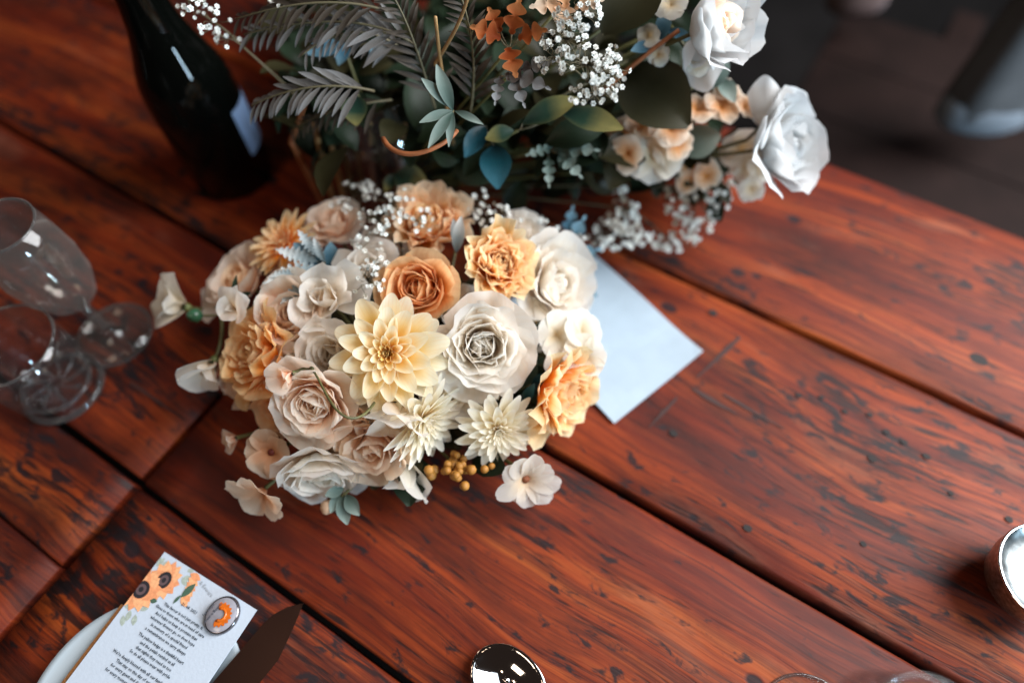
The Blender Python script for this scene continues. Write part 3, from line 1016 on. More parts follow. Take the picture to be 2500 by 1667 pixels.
BIND = W(960, 985, 0.004)                           # where the low bouquet's stems meet
BIND2 = W(905, 430, 0.006)                          # inside the vase
G1 = "flowers of the low bouquet"
G2 = "flowers of the tall arrangement in the vase"


def dome(px, py):
    rho = math.hypot((px - 935) / 480, (py - 770) / 400)
    return 0.045 + 0.090 * math.sqrt(max(0.0, 1 - rho * rho))


def place(name, label, cat, px, py, dia, face, z=None, spin=None, group=G1, stem=True, target=None, rad=.0017, back=0.0):
    z = dome(px, py) if z is None else z
    p = W(px, py, z)
    if face is None:
        face = ((px - 935) / 480 * .9, -(py - 770) / 400 * .9, 1.0)
    fv = F(*face)
    Rd = sz(dia, p) / 2
    o = thing(name, label, cat, p - fv * back * Rd, fv, RNG.random() * 6.28 if spin is None else spin, group)
    if stem:
        add_stem(o, (BIND if group == G1 else BIND2) if target is None else target, rad)
    return o, Rd


# ---- low bouquet -------------------------------------------------
o, r_ = place("dahlia", "large cream yellow dahlia in sharp focus at the front centre of the bouquet", "flower", 893, 812, 256, (-.02, .05, 1), z=.128, spin=.3)
dahlia(o, r_ * 1.02, M['cream'], M['dheart'], hi=True)
v_, f_ = lathe([(0.0, r_ * .16), (r_ * .035, r_ * .15), (r_ * .05, r_ * .05)], 8)
obj("dahlia_heart", v_, f_, M['redeye'], o)
o, r_ = place("dahlia", "small pale cream dahlia facing down to the right, right of the side-on one", "flower", 1143, 985, 165, (.25, -.45, 1), z=.078)
dahlia(o, r_ * 1.12, M['cream2'], M['cream2'], slim=.66, extra=3)
o, r_ = place("dahlia", "pale cream dahlia seen side-on with spiky petals, just below the large one", "flower", 985, 972, 200, (.85, -.5, .55), z=.088, back=.2)
dahlia(o, r_ * 1.12, M['cream2'], M['cream2'], openness=.85, slim=.62, extra=4)
o, r_ = place("dahlia", "orange dahlia with pointed petals, at the upper left of the bouquet behind the silver leaves", "flower", 655, 562, 150, (-.4, .5, .8))
dahlia(o, r_ * 1.15, M['apricot'], M['orange'], openness=.85, slim=.62, extra=2)

o, r_ = place("garden_rose", "apricot ruffled garden rose facing right, at the upper right of the bouquet", "flower", 1140, 612, 176, (.35, .15, .9), z=.115)
rose(o, r_, M['apricot'], N=72, ruffle=.30, narrow=.60, depth=.9, notch=.06)
o, r_ = place("garden_rose", "deep orange cupped rose behind the large dahlia", "flower", 970, 668, 172, (-.12, .12, 1), z=.112)
rose(o, r_, M['orange'], N=40, ruffle=.08, openness=.75)
o, r_ = place("garden_rose", "frilled peach rose at the top of the bouquet under the baby's breath", "flower", 985, 530, 190, (0, .45, .8), z=.10)
rose(o, r_, M['peach'], N=64, ruffle=.28, narrow=.62, m_in=M['apricot'], notch=.05)
o, r_ = place("garden_rose", "small blush rose at the top left of the bouquet", "flower", 773, 525, 125, (-.15, .5, .9), z=.085)
rose(o, r_, M['blush'], N=34, ruffle=.14)
o, r_ = place("garden_rose", "ivory white garden rose right of the large dahlia", "flower", 1105, 790, 205, (.15, -.12, 1), z=.105)
rose(o, r_, M['white'], N=46, ruffle=.16, m_in=M['white'])
o, r_ = place("garden_rose", "white rose at the right of the bouquet beside the envelope", "flower", 1258, 655, 190, (.55, .05, .9), z=.082)
rose(o, r_, M['white'], N=30, ruffle=.16, openness=1.1)
o, r_ = place("garden_rose", "golden apricot rose seen side-on at the lower right above the planks", "flower", 1290, 900, 220, (.75, -.35, .5), z=.07, back=.25)
rose(o, r_, M['apricot'], N=64, ruffle=.26, narrow=.62, depth=.95)
o, r_ = place("garden_rose", "golden orange ruffled rose at the left of the bouquet", "flower", 605, 815, 205, (-.55, .1, .75), z=.085, back=.15)
rose(o, r_, M['gold'], N=60, ruffle=.24, narrow=.66)
o, r_ = place("garden_rose", "blush rose between the golden rose and the large dahlia", "flower", 690, 725, 175, (-.25, .1, 1), z=.10)
rose(o, r_, M['blush'], N=36, ruffle=.12)
o, r_ = place("garden_rose", "pale blush rose below the curled tendril", "flower", 735, 912, 175, (-.15, -.35, 1), z=.098)
rose(o, r_, M['blush'], N=40, ruffle=.12)
o, r_ = place("garden_rose", "loose peach rose at the far upper left of the bouquet", "flower", 570, 655, 165, (-.5, .45, .8), z=.07)
rose(o, r_, M['blush'], N=18, ruffle=.14, m_in=M['peach'], openness=1.15)
o, r_ = place("ranunculus", "white and orange ruffled flower lying side-on at the lower left of the bouquet", "flower", 742, 1078, 235, (.1, -.85, .62), z=.055, back=.15)
rose(o, r_, M['white'], N=34, ruffle=.12, m_in=M['ivory'], depth=.7)
o, r_ = place("garden_rose", "white rose half hidden behind the large dahlia's left side", "flower", 770, 815, 150, (-.1, 0, 1), z=.098)
rose(o, r_, M['white'], N=26, ruffle=.14)
o, r_ = place("garden_rose", "beige rose with broad folded petals beneath the side-on dahlia", "flower", 865, 1010, 180, (-.15, -.55, .9), z=.07)
rose(o, r_, M['beige'], N=20, ruffle=.1, openness=1.1)
o, r_ = place("lisianthus", "white lisianthus above the large dahlia, left of the orange rose", "flower", 752, 688, 150, (-.1, .15, 1), z=.118)
rose(o, r_, M['white'], N=10, ruffle=.2, openness=1.25, depth=1.0, narrow=1.25)
o, r_ = place("lisianthus", "greyish white lisianthus beside the baby's breath in the upper middle", "flower", 850, 620, 130, (0, .3, 1), z=.112)
rose(o, r_, M['white'], N=10, ruffle=.2, openness=1.2, narrow=1.25)
for x, y, d, z, m, lab in (
        (1045, 705, 120, .088, 'white', "white ruffled bloom in the gap between the orange rose, apricot rose and ivory rose"),
        (1215, 745, 110, .072, 'ivory', "ivory bloom tucked between the ivory rose and the right white rose"),
        (1035, 890, 130, .080, 'white', "white bloom in the gap under the ivory white rose, above the side-on dahlia"),
        (650, 930, 120, .066, 'peach', "peach bloom below the golden orange rose, above the peach flower with the red eye"),
        (815, 965, 130, .078, 'blush', "blush bloom under the loop of the curled tendril"),
        (690, 640, 110, .080, 'peach', "peach bloom beneath the silver dusty miller sprig"),
        (1195, 545, 110, .078, 'white', "white bloom peeking out above the right white rose at the upper right"),
        (900, 575, 110, .088, 'white', "white bloom under the baby's breath above the orange rose"),
        (680, 860, 130, .082, 'ivory', "ivory bloom between the golden orange rose and the pale blush rose"),
        (860, 900, 120, .090, 'ivory', "ivory bloom in the shade right under the large dahlia's lower petals"),
        (1100, 900, 110, .066, 'ivory', "ivory bloom above the small dahlia that faces down to the right"),
        (560, 870, 110, .060, 'blush', "blush bloom at the lower left edge below the golden orange rose")):
    o, r_ = place("lisianthus", lab, "flower", x, y, d, None, z=z)
    rose(o, r_, M[m], N=16, ruffle=.2, openness=1.1, narrow=1.1)
for k, (x, y, d) in enumerate(((1275, 770, 118), (1328, 765, 112), (1338, 822, 115), (1282, 838, 110))):
    o, r_ = place("hydrangea_floret", ("ivory floret at the %s of the translucent cluster beside the envelope" % ("left", "top", "right", "bottom")[k]), "flower", x, y, d, (.35 + RNG.normal(0, .2), .1 + RNG.normal(0, .2), 1), z=.085 - .004 * k)
    five(o, r_, M['ivory'], n=4, eye=None, ruf=.1, wide=.62)
o, r_ = place("cosmos", "white open flower with brown centre at the lower right of the bouquet", "flower", 1205, 1095, 158, (.25, -.35, 1), z=.045)
five(o, r_, M['white'], n=9, eye='browneye', el=80, wide=.36, ruf=.14, eye_r=.13, notch=.05)
o, r_ = place("phlox", "peach open flower with dark red eye at the lower left", "flower", 628, 1035, 145, (-.2, -.25, 1), z=.06)
five(o, r_, M['beige'], n=5, eye='redeye', el=80, wide=.5, eye_r=.12)
o, r_ = place("phlox", "peach flower seen from the side, lowest at the left of the bouquet", "flower", 608, 1122, 165, (-.35, -.62, .8), z=.045)
five(o, r_, M['beige'], n=5, eye=None, el=72, wide=.42, ruf=.22)
o, r_ = place("sweet_pea", "pinkish small sweet pea left of the peach flower with the red eye", "flower", 545, 1005, 85, (-.8, -.3, .5), z=.05)
sweet_pea(o, r_, M['blush'])
o, r_ = place("sweet_pea", "white and peach sweet pea farthest out at the left over the bare planks", "flower", 425, 705, 175, (-.7, .2, .7), z=.07, spin=2.2, target=W(545, 690, .085))
sweet_pea(o, r_ * 1.05, M['ivory'], opn=1.2)
o, r_ = place("sweet_pea", "small white curled sweet pea at the left, above the golden orange rose", "flower", 548, 712, 135, (-.25, .1, 1), z=.108)
sweet_pea(o, r_ * 1.05, M['white'])
o, r_ = place("sweet_pea", "pale sweet pea hanging with green calyx at the lower left of the golden rose", "flower", 490, 830, 190, (-.3, -.8, .5), z=.075, spin=1.2, target=W(500, 700, .095))
sweet_pea(o, r_ * .95, M['white'], opn=.6)
o, r_ = place("sweet_pea", "tiny blush sweet pea at the upper end of the curled tendril", "flower", 672, 858, 115, (-.6, -.35, .7), z=.125, target=W(716, 846, .128))
sweet_pea(o, r_, M['blush'], opn=.7)
o, r_ = place("sweet_pea", "white sweet pea with hanging petals right under the large dahlia", "flower", 915, 920, 250, (-.05, -.85, .5), z=.105)
sweet_pea(o, r_ * .9, M['white'], opn=.8)
o, r_ = place("sweet_pea", "whitish sweet pea drooping at the bottom middle of the bouquet", "flower", 930, 1050, 240, (.05, -.95, .25), z=.05)
sweet_pea(o, r_ * .9, M['ivory'], opn=.55)
o, r_ = place("sweet_pea", "blush sweet pea drooping below the blush rose under the tendril", "flower", 740, 945, 150, (-.05, -.95, .2), z=.09)
sweet_pea(o, r_ * .8, M['blush'], opn=.5)

# tendril and buds
tp = [W(x, y, z) for x, y, z in ((712, 845, .128), (735, 860, .133), (752, 925, .137), (775, 975, .138), (822, 985, .134), (860, 925, .118))]
td = thing("tendril", "dark green curled tendril looping below the large dahlia", "tendril", tp[0])
v_, f_ = tube([p - tp[0] for p in bez(tp, 20)], np.linspace(.0008, .0011, 20), 7)
obj("tendril_stem", v_, f_, M['green'] if False else M['stem'], td)


def bud(label, px, py, d, z, m, target, name="flower_bud", face=(-.7, 0, .7)):
    o, r_ = place(name, label, "bud", px, py, d, face, z=z, target=target, rad=.0010)
    v_, f_ = lathe([(0.0, -r_ * .1), (r_ * .6, 0.0), (r_, r_ * .6), (r_ * .85, r_ * 1.3), (r_ * .35, r_ * 1.8), (0, r_ * 1.9)], 12)
    obj("bud_body", v_, f_, m, o)
    for k in range(4):
        add_petal(o, M['green'], "sepal", L=r_ * 1.5, Wd=r_ * .4, angs=(R(80), R(10), R(-10)), S0=.9, e=1.0, q=.8, phi=k * 1.57, r0=r_ * .3, nu=4, nv=5)
    return o


bud("round green bud on a thin stem at the left, between two sweet peas", 462, 725, 34, .08, M['bud'], W(520, 712, .10))
bud("small peach bud beside the lowest pale green leaves", 757, 1150, 34, .035, M['stock'], BIND, face=(-.2, -.8, .5))


def berries(label, px, py, rx, ry, z, n, d, m, group=G1):
    o = thing("berry_sprig", label, "berries", W(px, py, z), group=group)
    p0 = W(px, py, z)
    me = None
    for k in range(n):
        x, y = px + RNG.normal(0, rx * .5), py + RNG.normal(0, ry * .5)
        p = W(x, y, z + RNG.normal(0, .004))
        rr = sz(d, p) / 2
        if me is None:
            v_, f_ = lathe([(0, -1), (.6, -.8), (1, 0), (.85, .55), (.4, .85), (0, .8)], 8)
            me = mesh("bud", v_, f_, m)
        b_ = link("bud", me, o)
        b_.location = Vector(p - p0)
        b_.scale = (rr * (.8 + .4 * RNG.random()),) * 3
        b_.rotation_euler = (RNG.random() * 1.2, RNG.random() * 1.2, 0)
    v_, f_ = tube(bez([(0, 0, 0), (BIND - p0) * .5, BIND - p0], 5), .0012, 5)
    obj("stem", v_, f_, M['stem'], o)
    return o


berries("mustard yellow buds in the shade at the bottom middle of the bouquet", 1048, 1070, 50, 44, .058, 28, 21, M['mustard'])
berries("ochre buds behind the peach flower with the red eye", 640, 975, 40, 30, .05, 8, 30, M['mustard'])

# ---- leaves --------------------------------------------------------
def leaf_mesh(L, wd, fold=.5, bend=(80, 95, 110), lobes=0, m=None, nv=9, nu=5, ruf=.06, seed=1):
    V, f_, UV = petal(L=L, Wd=wd, angs=[R(a) for a in bend], S0=fold, e=1.0 if not lobes else .9, q=.85, nu=nu, nv=nv, ruf=ruf, rufk=2, seed=seed, base_w=.06)
    if lobes:
        V = V.copy()
        for i in range(nv):
            k = abs(math.cos(math.pi * lobes * i / (nv - 1))) ** .7
            V[i * nu:(i + 1) * nu, 1] *= .16 + .84 * k
    return mesh("leaf", V, f_, m, UV)


def leaf_thing(name, label, cat, px, py, z, specs, m, lobes=0, group=None, target=None, meshes=None, nv=9):
    """specs: (px, py, z, length_px, width_ratio, heading in image degrees, tilt)"""
    p0 = W(px, py, z)
    o = thing(name, label, cat, p0, group=group)
    for (x, y, zz, L, wr, hd, tl) in specs:
        p = W(x, y, zz)
        Lm = sz(L, p)
        me = leaf_mesh(Lm, Lm * wr, m=m, lobes=lobes, nv=nv if not lobes else 8 * lobes // 2 + 9, seed=nseed(), bend=(70, 88, 100))
        b_ = link("leaf", me, o)
        d = F(math.cos(R(hd)), math.sin(R(hd)), tl)
        nrm = -fw - d * (-fw @ d)
        nrm /= np.linalg.norm(nrm)
        sd_ = np.cross(nrm, d)
        Mx = Matrix(((d[0], sd_[0], nrm[0], 0), (d[1], sd_[1], nrm[1], 0), (d[2], sd_[2], nrm[2], 0), (0, 0, 0, 1)))
        Mx.translation = Vector(p - p0)
        b_.matrix_local = Mx
        v_, f_ = tube(bez([(0, 0, 0), (p - p0) * .5 + np.array([0, 0, -.004]), p - p0], 4), .0007, 5)
        if np.linalg.norm(p - p0) > .004:
            obj("twig", v_, f_, M['twig'], o)
    if target is not None:
        v_, f_ = tube(bez([(0, 0, 0), (target - p0) * .5, target - p0], 5), .0013, 5)
        obj("stem", v_, f_, M['stem'], o)
    return o


# dusty miller in the bouquet
leaf_thing("dusty_miller", "silvery lobed dusty miller sprig with blue leaves at the upper left of the bouquet", "foliage", 745, 620, .105,
           [(735, 615, .112, 130, .20, 200, .35), (730, 600, .112, 95, .22, 165, .3), (740, 590, .115, 80, .22, 130, .3), (720, 640, .118, 95, .17, 222, .25), (700, 650, .118, 70, .2, 250, .2), (690, 625, .12, 70, .18, 190, .2), (745, 600, .118, 60, .2, 110, .3), (705, 665, .12, 60, .18, 290, .2)], M['silverleaf'], lobes=8, target=BIND)
leaf_thing("eucalyptus_sprig", "slate blue leaves tucked beside the silver sprig", "foliage", 760, 625, .10,
           [(770, 630, .104, 75, .3, 95, .2), (740, 610, .108, 80, .28, 140, .3), (780, 640, .102, 55, .3, 40, .2), (705, 640, .106, 60, .25, 225, .2)], M['blueleaf'], target=BIND)
leaf_thing("leaf_cluster", "dark green and teal leaves in the gap between the white rose and the small dahlia", "foliage", 1180, 870, .06,
           [(1170, 890, .066, 110, .38, 60, .2), (1190, 880, .064, 100, .36, 10, .2), (1160, 880, .06, 90, .4, 120, .2), (1225, 850, .068, 70, .4, 300, .2), (1215, 800, .07, 80, .28, 60, .3)], M['green'], target=BIND)
leaf_thing("leaf_cluster", "small glossy teal leaf beside the side-on golden rose", "foliage", 1225, 880, .07, [(1220, 885, .076, 55, .36, 20, .2), (1200, 925, .07, 60, .22, 60, .4)], M['teal'], target=BIND)
leaf_thing("leaf_cluster", "bluish sage leaves reaching out at the upper right of the bouquet, over the envelope", "foliage", 1290, 590, .05,
           [(1285, 600, .056, 120, .2, 60, .2), (1280, 610, .054, 110, .24, 20, .2), (1300, 560, .054, 90, .22, 80, .3), (1295, 620, .05, 100, .2, 320, .1)], M['blueleaf'], lobes=4, target=BIND)
leaf_thing("leaf_cluster", "blue grey leaves between the peach rose and the apricot rose", "foliage", 1050, 560, .10,
           [(1048, 580, .112, 85, .18, 80, .3), (1055, 570, .11, 70, .2, 100, .4)], M['silverleaf'], target=BIND)
leaf_thing("leaf_cluster", "pale sage green leaves, lowest of the bouquet over the planks", "foliage", 785, 1140, .04, [(785, 1135, .04, 70, .26, 285, .2), (795, 1135, .042, 60, .3, 310, .3), (780, 1130, .04, 50, .25, 250, .3), (790, 1120, .044, 45, .3, 200, .3)], M['sage'], target=BIND)
leaf_thing("leaf_cluster", "dark pointed sepals sticking up beside the loose peach rose", "foliage", 545, 690, .10, [(540, 690, .108, 62, .12, 78, .3), (548, 684, .108, 36, .2, 20, .2)], M['green'], target=BIND)

# hidden greenery that fills the inside of the bouquet
def filler(name, label, n, fn, m_list, group=None, L=(.03, .05), wr=.32):
    o = thing(name, label, "foliage", (0, 0, 0), group=group)
    mes = [leaf_mesh(1.0, wr * (0.8 + .5 * RNG.random()), m=m, seed=nseed(), bend=(60, 85, 115), nv=7, nu=5) for m in m_list for _ in range(3)]
    for k in range(n):
        p, d = fn(k)
        b_ = link("leaf", mes[RNG.integers(len(mes))], o)
        d = np.array(d) / np.linalg.norm(d)
        up = np.array([0, 0, 1.0]) + RNG.normal(0, .35, 3)
        nrm = up - d * (up @ d)
        nrm /= np.linalg.norm(nrm) + 1e-9
        sd_ = np.cross(nrm, d)
        s_ = L[0] + (L[1] - L[0]) * RNG.random()
        Mx = Matrix(((d[0] * s_, sd_[0] * s_, nrm[0] * s_, p[0]), (d[1] * s_, sd_[1] * s_, nrm[1] * s_, p[1]), (d[2] * s_, sd_[2] * s_, nrm[2] * s_, p[2]), (0, 0, 0, 1)))
        b_.matrix_local = Mx
    return o


BC = W(945, 880, 0.02)


def in_bouquet(k):
    a = RNG.random() * 6.28
    q = math.sqrt(RNG.random())
    p = BC + np.array([.098 * q * math.cos(a), .078 * q * math.sin(a), 0.005 + .06 * RNG.random() * (1 - .7 * q)])
    return p, (math.cos(a), math.sin(a), .3 + RNG.normal(0, .3))


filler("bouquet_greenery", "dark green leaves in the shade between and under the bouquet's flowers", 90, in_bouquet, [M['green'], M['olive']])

# ---- baby's breath ---------------------------------------------------
def blossom_mesh():
    parts, uvs = [], []
    for ring, (n, el, L) in enumerate(((6, 75, 1.0), (5, 40, .85), (3, 12, .6))):
        for k in range(n):
            V, f_, UV = petal(L=L, Wd=.42, angs=(R(el * .5), R(el), R(el + 20)), S0=.5, e=1.6, q=.5, nu=3, nv=4, phi=k * 6.283 / n + ring, seed=nseed(), ruf=.1)
            parts.append((V, f_))
    return join(parts)


_bv, _bf = blossom_mesh()
BLOS = mesh("blossom", _bv, _bf, M['breath'])
_cv, _cf = lathe([(0, -.75), (.28, -.55), (.42, -.1), (.3, .2)], 6)
CAL = mesh("calyx", _cv, _cf, M['calyx'])


def breath(label, clusters, hub, d=13, group="baby's breath sprigs", target=None, cal=True):
    """clusters: (px, py, rx, ry, z, n)"""
    h = W(*hub)
    o = thing("babys_breath", label, "flower sprig", h, group=group)
    stems = []
    for (px, py, rx, ry, z, n) in clusters:
        n = int(n * (1.35 if d > 15 else 1.1))
        sub = W(px, py, z - .010)
        stems.append(tube(bez([(0, 0, 0), (sub - h) * .5 + np.array([0, 0, .006]), sub - h], 5), np.linspace(.0006, .0004, 5), 4))
        for k in range(n):
            a = RNG.random() * 6.28
            q = RNG.random() ** .5
            p = W(px + rx * q * math.cos(a), py + ry * q * math.sin(a), z + RNG.normal(0, .006) + .008 * (1 - q))
            rr = sz(d, p) / 2 * (.75 + .5 * RNG.random())
            b_ = link("blossom", BLOS, o)
            dv = p - sub
            dv = dv / (np.linalg.norm(dv) + 1e-9) + RNG.normal(0, .4, 3) - fw * .5
            Mx = Vector(dv).to_track_quat('Z', 'Y').to_matrix().to_4x4()
            Mx = Matrix.Translation(Vector(p - h)) @ Mx @ Matrix.Scale(rr, 4)
            b_.matrix_local = Mx
            md = (p - sub) * .5 + RNG.normal(0, .002, 3)
            stems.append(tube([sub - h, sub - h + md, p - h - np.array([0, 0, rr * .4])], .00032, 3))
    if target is not None:
        stems.append(tube(bez([(0, 0, 0), (target - h) * .4 + np.array([0, 0, .004]), target - h], 6), .0010, 5))
    v_, f_ = join(stems)
    obj("stem", v_, f_, M['twig'], o)
    return o


breath("baby's breath sprig with dark stems in front of the frilled peach rose", [(905, 465, 45, 35, .125, 24), (870, 505, 50, 40, .128, 24), (960, 505, 40, 35, .128, 14), (850, 550, 45, 30, .126, 16)], (920, 560, .105), target=BIND)
breath("baby's breath sprig left of the deep orange rose", [(845, 645, 42, 38, .13, 22), (870, 600, 30, 25, .13, 10)], (860, 650, .11), target=BIND)
breath("baby's breath sprig above the small blush rose at the top left", [(825, 440, 45, 28, .10, 22), (790, 470, 30, 20, .10, 10)], (830, 500, .085), target=BIND)
breath("baby's breath sprig rising between the peach rose and the apricot rose", [(1095, 462, 30, 30, .11, 12), (1160, 490, 45, 30, .11, 16), (1110, 505, 40, 25, .112, 10)], (1110, 560, .09), target=BIND)
breath("two loose baby's breath blossoms at the bouquet's upper left edge", [(655, 535, 22, 12, .085, 4)], (680, 570, .08), target=BIND)
breath("baby's breath sprig beyond the right white rose, above the envelope", [(1310, 560, 50, 45, .06, 24), (1255, 520, 30, 25, .08, 10), (1330, 620, 40, 40, .05, 16)], (1270, 620, .06), target=BIND)

# ---- tall arrangement in the vase -----------------------------------------
va = thing("glass_vase", "clear glass vase full of stems behind the bouquet, mostly hidden", "vase", BIND2 - np.array([0, 0, .006]))
out = [(0.0, 0.0), (0.048, 0.0), (0.051, .003), (0.052, .15)]
inn = [(0.0495, .15), (0.0485, .012), (0.0, .010)]
v_, f_ = lathe(out + inn, 40)
obj("glass_wall", v_, f_, M['glass'], va)


def lone_stem(label, pts, rad, m, cat="stem", name="twig"):
    P_ = [W(*q) for q in pts]
    o = thing(name, label, cat, P_[0], group="stems in the vase")
    v_, f_ = tube([p - P_[0] for p in bez(P_, 14)], np.linspace(rad, rad * .8, 14), 7)
    obj("stem", v_, f_, m, o)
    return o


lone_stem("orange brown stem slanting at the left of the vase", [(742, 468, .004), (705, 395, .06), (668, 325, .11)], .0032, M['brownstem'])
lone_stem("orange brown twig curving up from the slanting stem", [(668, 325, .11), (690, 270, .14), (705, 225, .17)], .0022, M['brownstem'])
for k, (x0, x1, m) in enumerate(((765, 722, 'tanstem'), (790, 752, 'tanstem'), (812, 782, 'stem'), (838, 812, 'stem'), (862, 850, 'tanstem'), (880, 890, 'stem'), (915, 930, 'tanstem'))):
    lone_stem("upright %s stem in the vase, %s from its left side" % (("tan" if m == 'tanstem' else "olive"), ("second", "third", "fourth", "fifth", "sixth", "seventh", "eighth")[k]),
              [(x0, 455, .01), ((x0 + x1) / 2 - 4, 370, .07), (x1, 285, .13)], .0030, M[m])
lone_stem("copper coloured stem curling in a loop in the middle of the arrangement", [(880, 318, .20), (905, 372, .20), (970, 365, .205), (1030, 330, .21), (1050, 300, .21)], .0020, M['brownstem'], name="curled_twig")
lone_stem("thin pale upright twig at the top centre of the arrangement", [(1040, 330, .12), (1010, 150, .2), (1000, 40, .26)], .0016, M['tanstem'])
lone_stem("forked pale twig left of the orange leaves", [(990, 160, .2), (1060, 60, .25), (1075, -10, .28)], .0015, M['tanstem'])
lone_stem("brown stem carrying the upper white rose", [(1380, 215, .17), (1460, 140, .2), (1560, 70, .22)], .0022, M['brownstem'])


def fill_leaf(px0, px1, py0, py1, z0, z1):
    def fn(k):
        px, py = px0 + (px1 - px0) * RNG.random(), py0 + (py1 - py0) * RNG.random()
        p = W(px, py, z0 + (z1 - z0) * RNG.random())
        a = RNG.random() * 6.28
        return p, (math.cos(a), math.sin(a), RNG.normal(0, .5))
    return fn


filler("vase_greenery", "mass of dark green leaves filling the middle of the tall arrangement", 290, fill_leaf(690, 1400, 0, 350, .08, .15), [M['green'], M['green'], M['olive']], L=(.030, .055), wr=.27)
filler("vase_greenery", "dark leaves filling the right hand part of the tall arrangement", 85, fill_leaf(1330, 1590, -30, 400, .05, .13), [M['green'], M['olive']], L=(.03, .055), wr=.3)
filler("vase_greenery", "broad shaded leaves deep inside the tall arrangement", 170, fill_leaf(660, 1500, -60, 300, .03, .10), [M['green']], L=(.045, .075), wr=.36)  # extra near-black leaves stand in for the deep shadow
filler("vase_greenery", "dark small leaves under the peach stocks at the right of the arrangement", 90, fill_leaf(1380, 1660, 300, 450, .02, .085), [M['green'], M['olive']], L=(.022, .04), wr=.3)  # added to block the window light and darken the gaps
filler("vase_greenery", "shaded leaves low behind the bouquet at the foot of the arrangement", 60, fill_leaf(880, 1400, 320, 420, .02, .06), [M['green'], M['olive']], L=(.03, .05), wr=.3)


def frond(label, pts, n, L, m, wr=.085, group="feathery grey fronds", down=1.0):
    P_ = bez([W(*q) for q in pts], 24)
    o = thing("fern_frond", label, "foliage", P_[0], group=group)
    v_, f_ = tube(P_ - P_[0], np.linspace(.0012, .0006, 24), 5)
    obj("stem", v_, f_, M['twig'], o)
    mes = [leaf_mesh(1.0, wr, m=m, seed=nseed(), nv=7, nu=4, bend=(75, 92, 112)) for _ in range(3)]
    for k in range(n):
        t = .08 + .9 * k / n
        i = t * 23
        a, b_ = int(i), min(int(i) + 1, 23)
        p = P_[a] + (P_[b_] - P_[a]) * (i - a)
        tg = P_[b_] - P_[max(a - 1, 0)]
        tg = tg / (np.linalg.norm(tg) + 1e-9)
        side = np.cross(-fw, tg)
        side /= np.linalg.norm(side)
        s = 1 if k % 2 else -1
        d = tg * .75 + side * s * (.75 if s * down > 0 else .4) + np.array([0, 0, -.25 + RNG.normal(0, .15)])
        d /= np.linalg.norm(d)
        nrm = -fw - d * (-fw @ d)
        nrm /= np.linalg.norm(nrm)
        sd_ = np.cross(nrm, d)
        s_ = sz(L, p) * (1 - .55 * t) * (.85 + .3 * RNG.random())
        q = link("leaflet", mes[k % 3], o)
        pp = p - P_[0]
        q.matrix_local = Matrix(((d[0] * s_, sd_[0] * s_, nrm[0] * s_, pp[0]), (d[1] * s_, sd_[1] * s_, nrm[1] * s_, pp[1]), (d[2] * s_, sd_[2] * s_, nrm[2] * s_, pp[2]), (0, 0, 0, 1)))
    return o


frond("grey feathery frond arching to the left at the top of the arrangement", [(960, 110, .22), (850, 20, .25), (680, 50, .24), (560, 80, .22)], 34, 110, M['frond'], down=1)
frond("lower grey feathery frond with tips touching the bottle", [(860, 210, .2), (760, 185, .22), (660, 200, .21), (575, 245, .19)], 30, 100, M['frond'], down=1)
frond("short blue grey frond between the two long fronds", [(930, 120, .2), (860, 60, .235), (780, 55, .235), (690, 130, .22)], 24, 90, M['silverleaf'] if False else M['frond'], down=1)

frond("brownish feathery frond drooping at the top left edge, above the grey ones", [(900, 30, .24), (760, -20, .26), (620, 20, .25), (540, 45, .23)], 30, 95, M['dryfrond'])
frond("dry brown feathery spray at the top centre of the arrangement", [(1000, 250, .17), (960, 120, .22), (930, 20, .25), (880, -40, .27)], 30, 90, M['dryfrond'])
frond("dark feathery spray left of the rust orange leaves", [(1080, 260, .17), (1100, 150, .21), (1080, 40, .25), (1050, -30, .27)], 28, 85, M['dryfrond'])
frond("short dry spray hanging over the vase at the left", [(900, 230, .18), (800, 240, .19), (720, 262, .17), (670, 300, .14)], 24, 75, M['dryfrond'])
leaf_thing("dusty_miller", "green grey star of narrow leaves in the middle of the arrangement", "foliage", 1040, 255, .22,
           [(1040, 255, .222, 105, .16, 110, .3), (1040, 255, .222, 85, .14, 205, .2), (1040, 258, .222, 110, .13, 240, .2), (1045, 255, .222, 80, .12, 330, .2), (1040, 250, .222, 95, .15, 140, .3), (1040, 255, .222, 90, .12, 265, .1)], M['sage'], target=BIND2)
leaf_thing("dusty_miller", "pinkish grey lobed leaves below the orange leaves", "foliage", 1180, 165, .22,
           [(1160, 170, .222, 120, .2, 335, .2), (1170, 160, .222, 110, .2, 290, .2), (1190, 165, .222, 90, .22, 10, .2), (1150, 175, .22, 80, .2, 260, .2)], M['frond'], lobes=4, target=BIND2)
leaf_thing("dusty_miller", "pale green lobed leaf sprig above the dark gap, left of the peach stocks", "foliage", 1255, 340, .14,
           [(1270, 345, .145, 110, .2, 355, .2), (1280, 350, .143, 90, .22, 310, .2), (1270, 340, .145, 70, .2, 200, .2), (1260, 360, .14, 80, .2, 270, .2)], M['sage'], lobes=4, target=BIND2)
leaf_thing("autumn_leaves", "rust orange ragged leaves at the top of the arrangement", "foliage", 1170, 110, .23,
           [(1150, 90, .235, 75, .4, 165, .2), (1175, 80, .238, 80, .35, 75, .3), (1190, 90, .236, 70, .4, 10, .2), (1165, 110, .236, 85, .35, 285, .2), (1150, 75, .235, 60, .4, 120, .2)], M['rust'], lobes=3, target=BIND2)
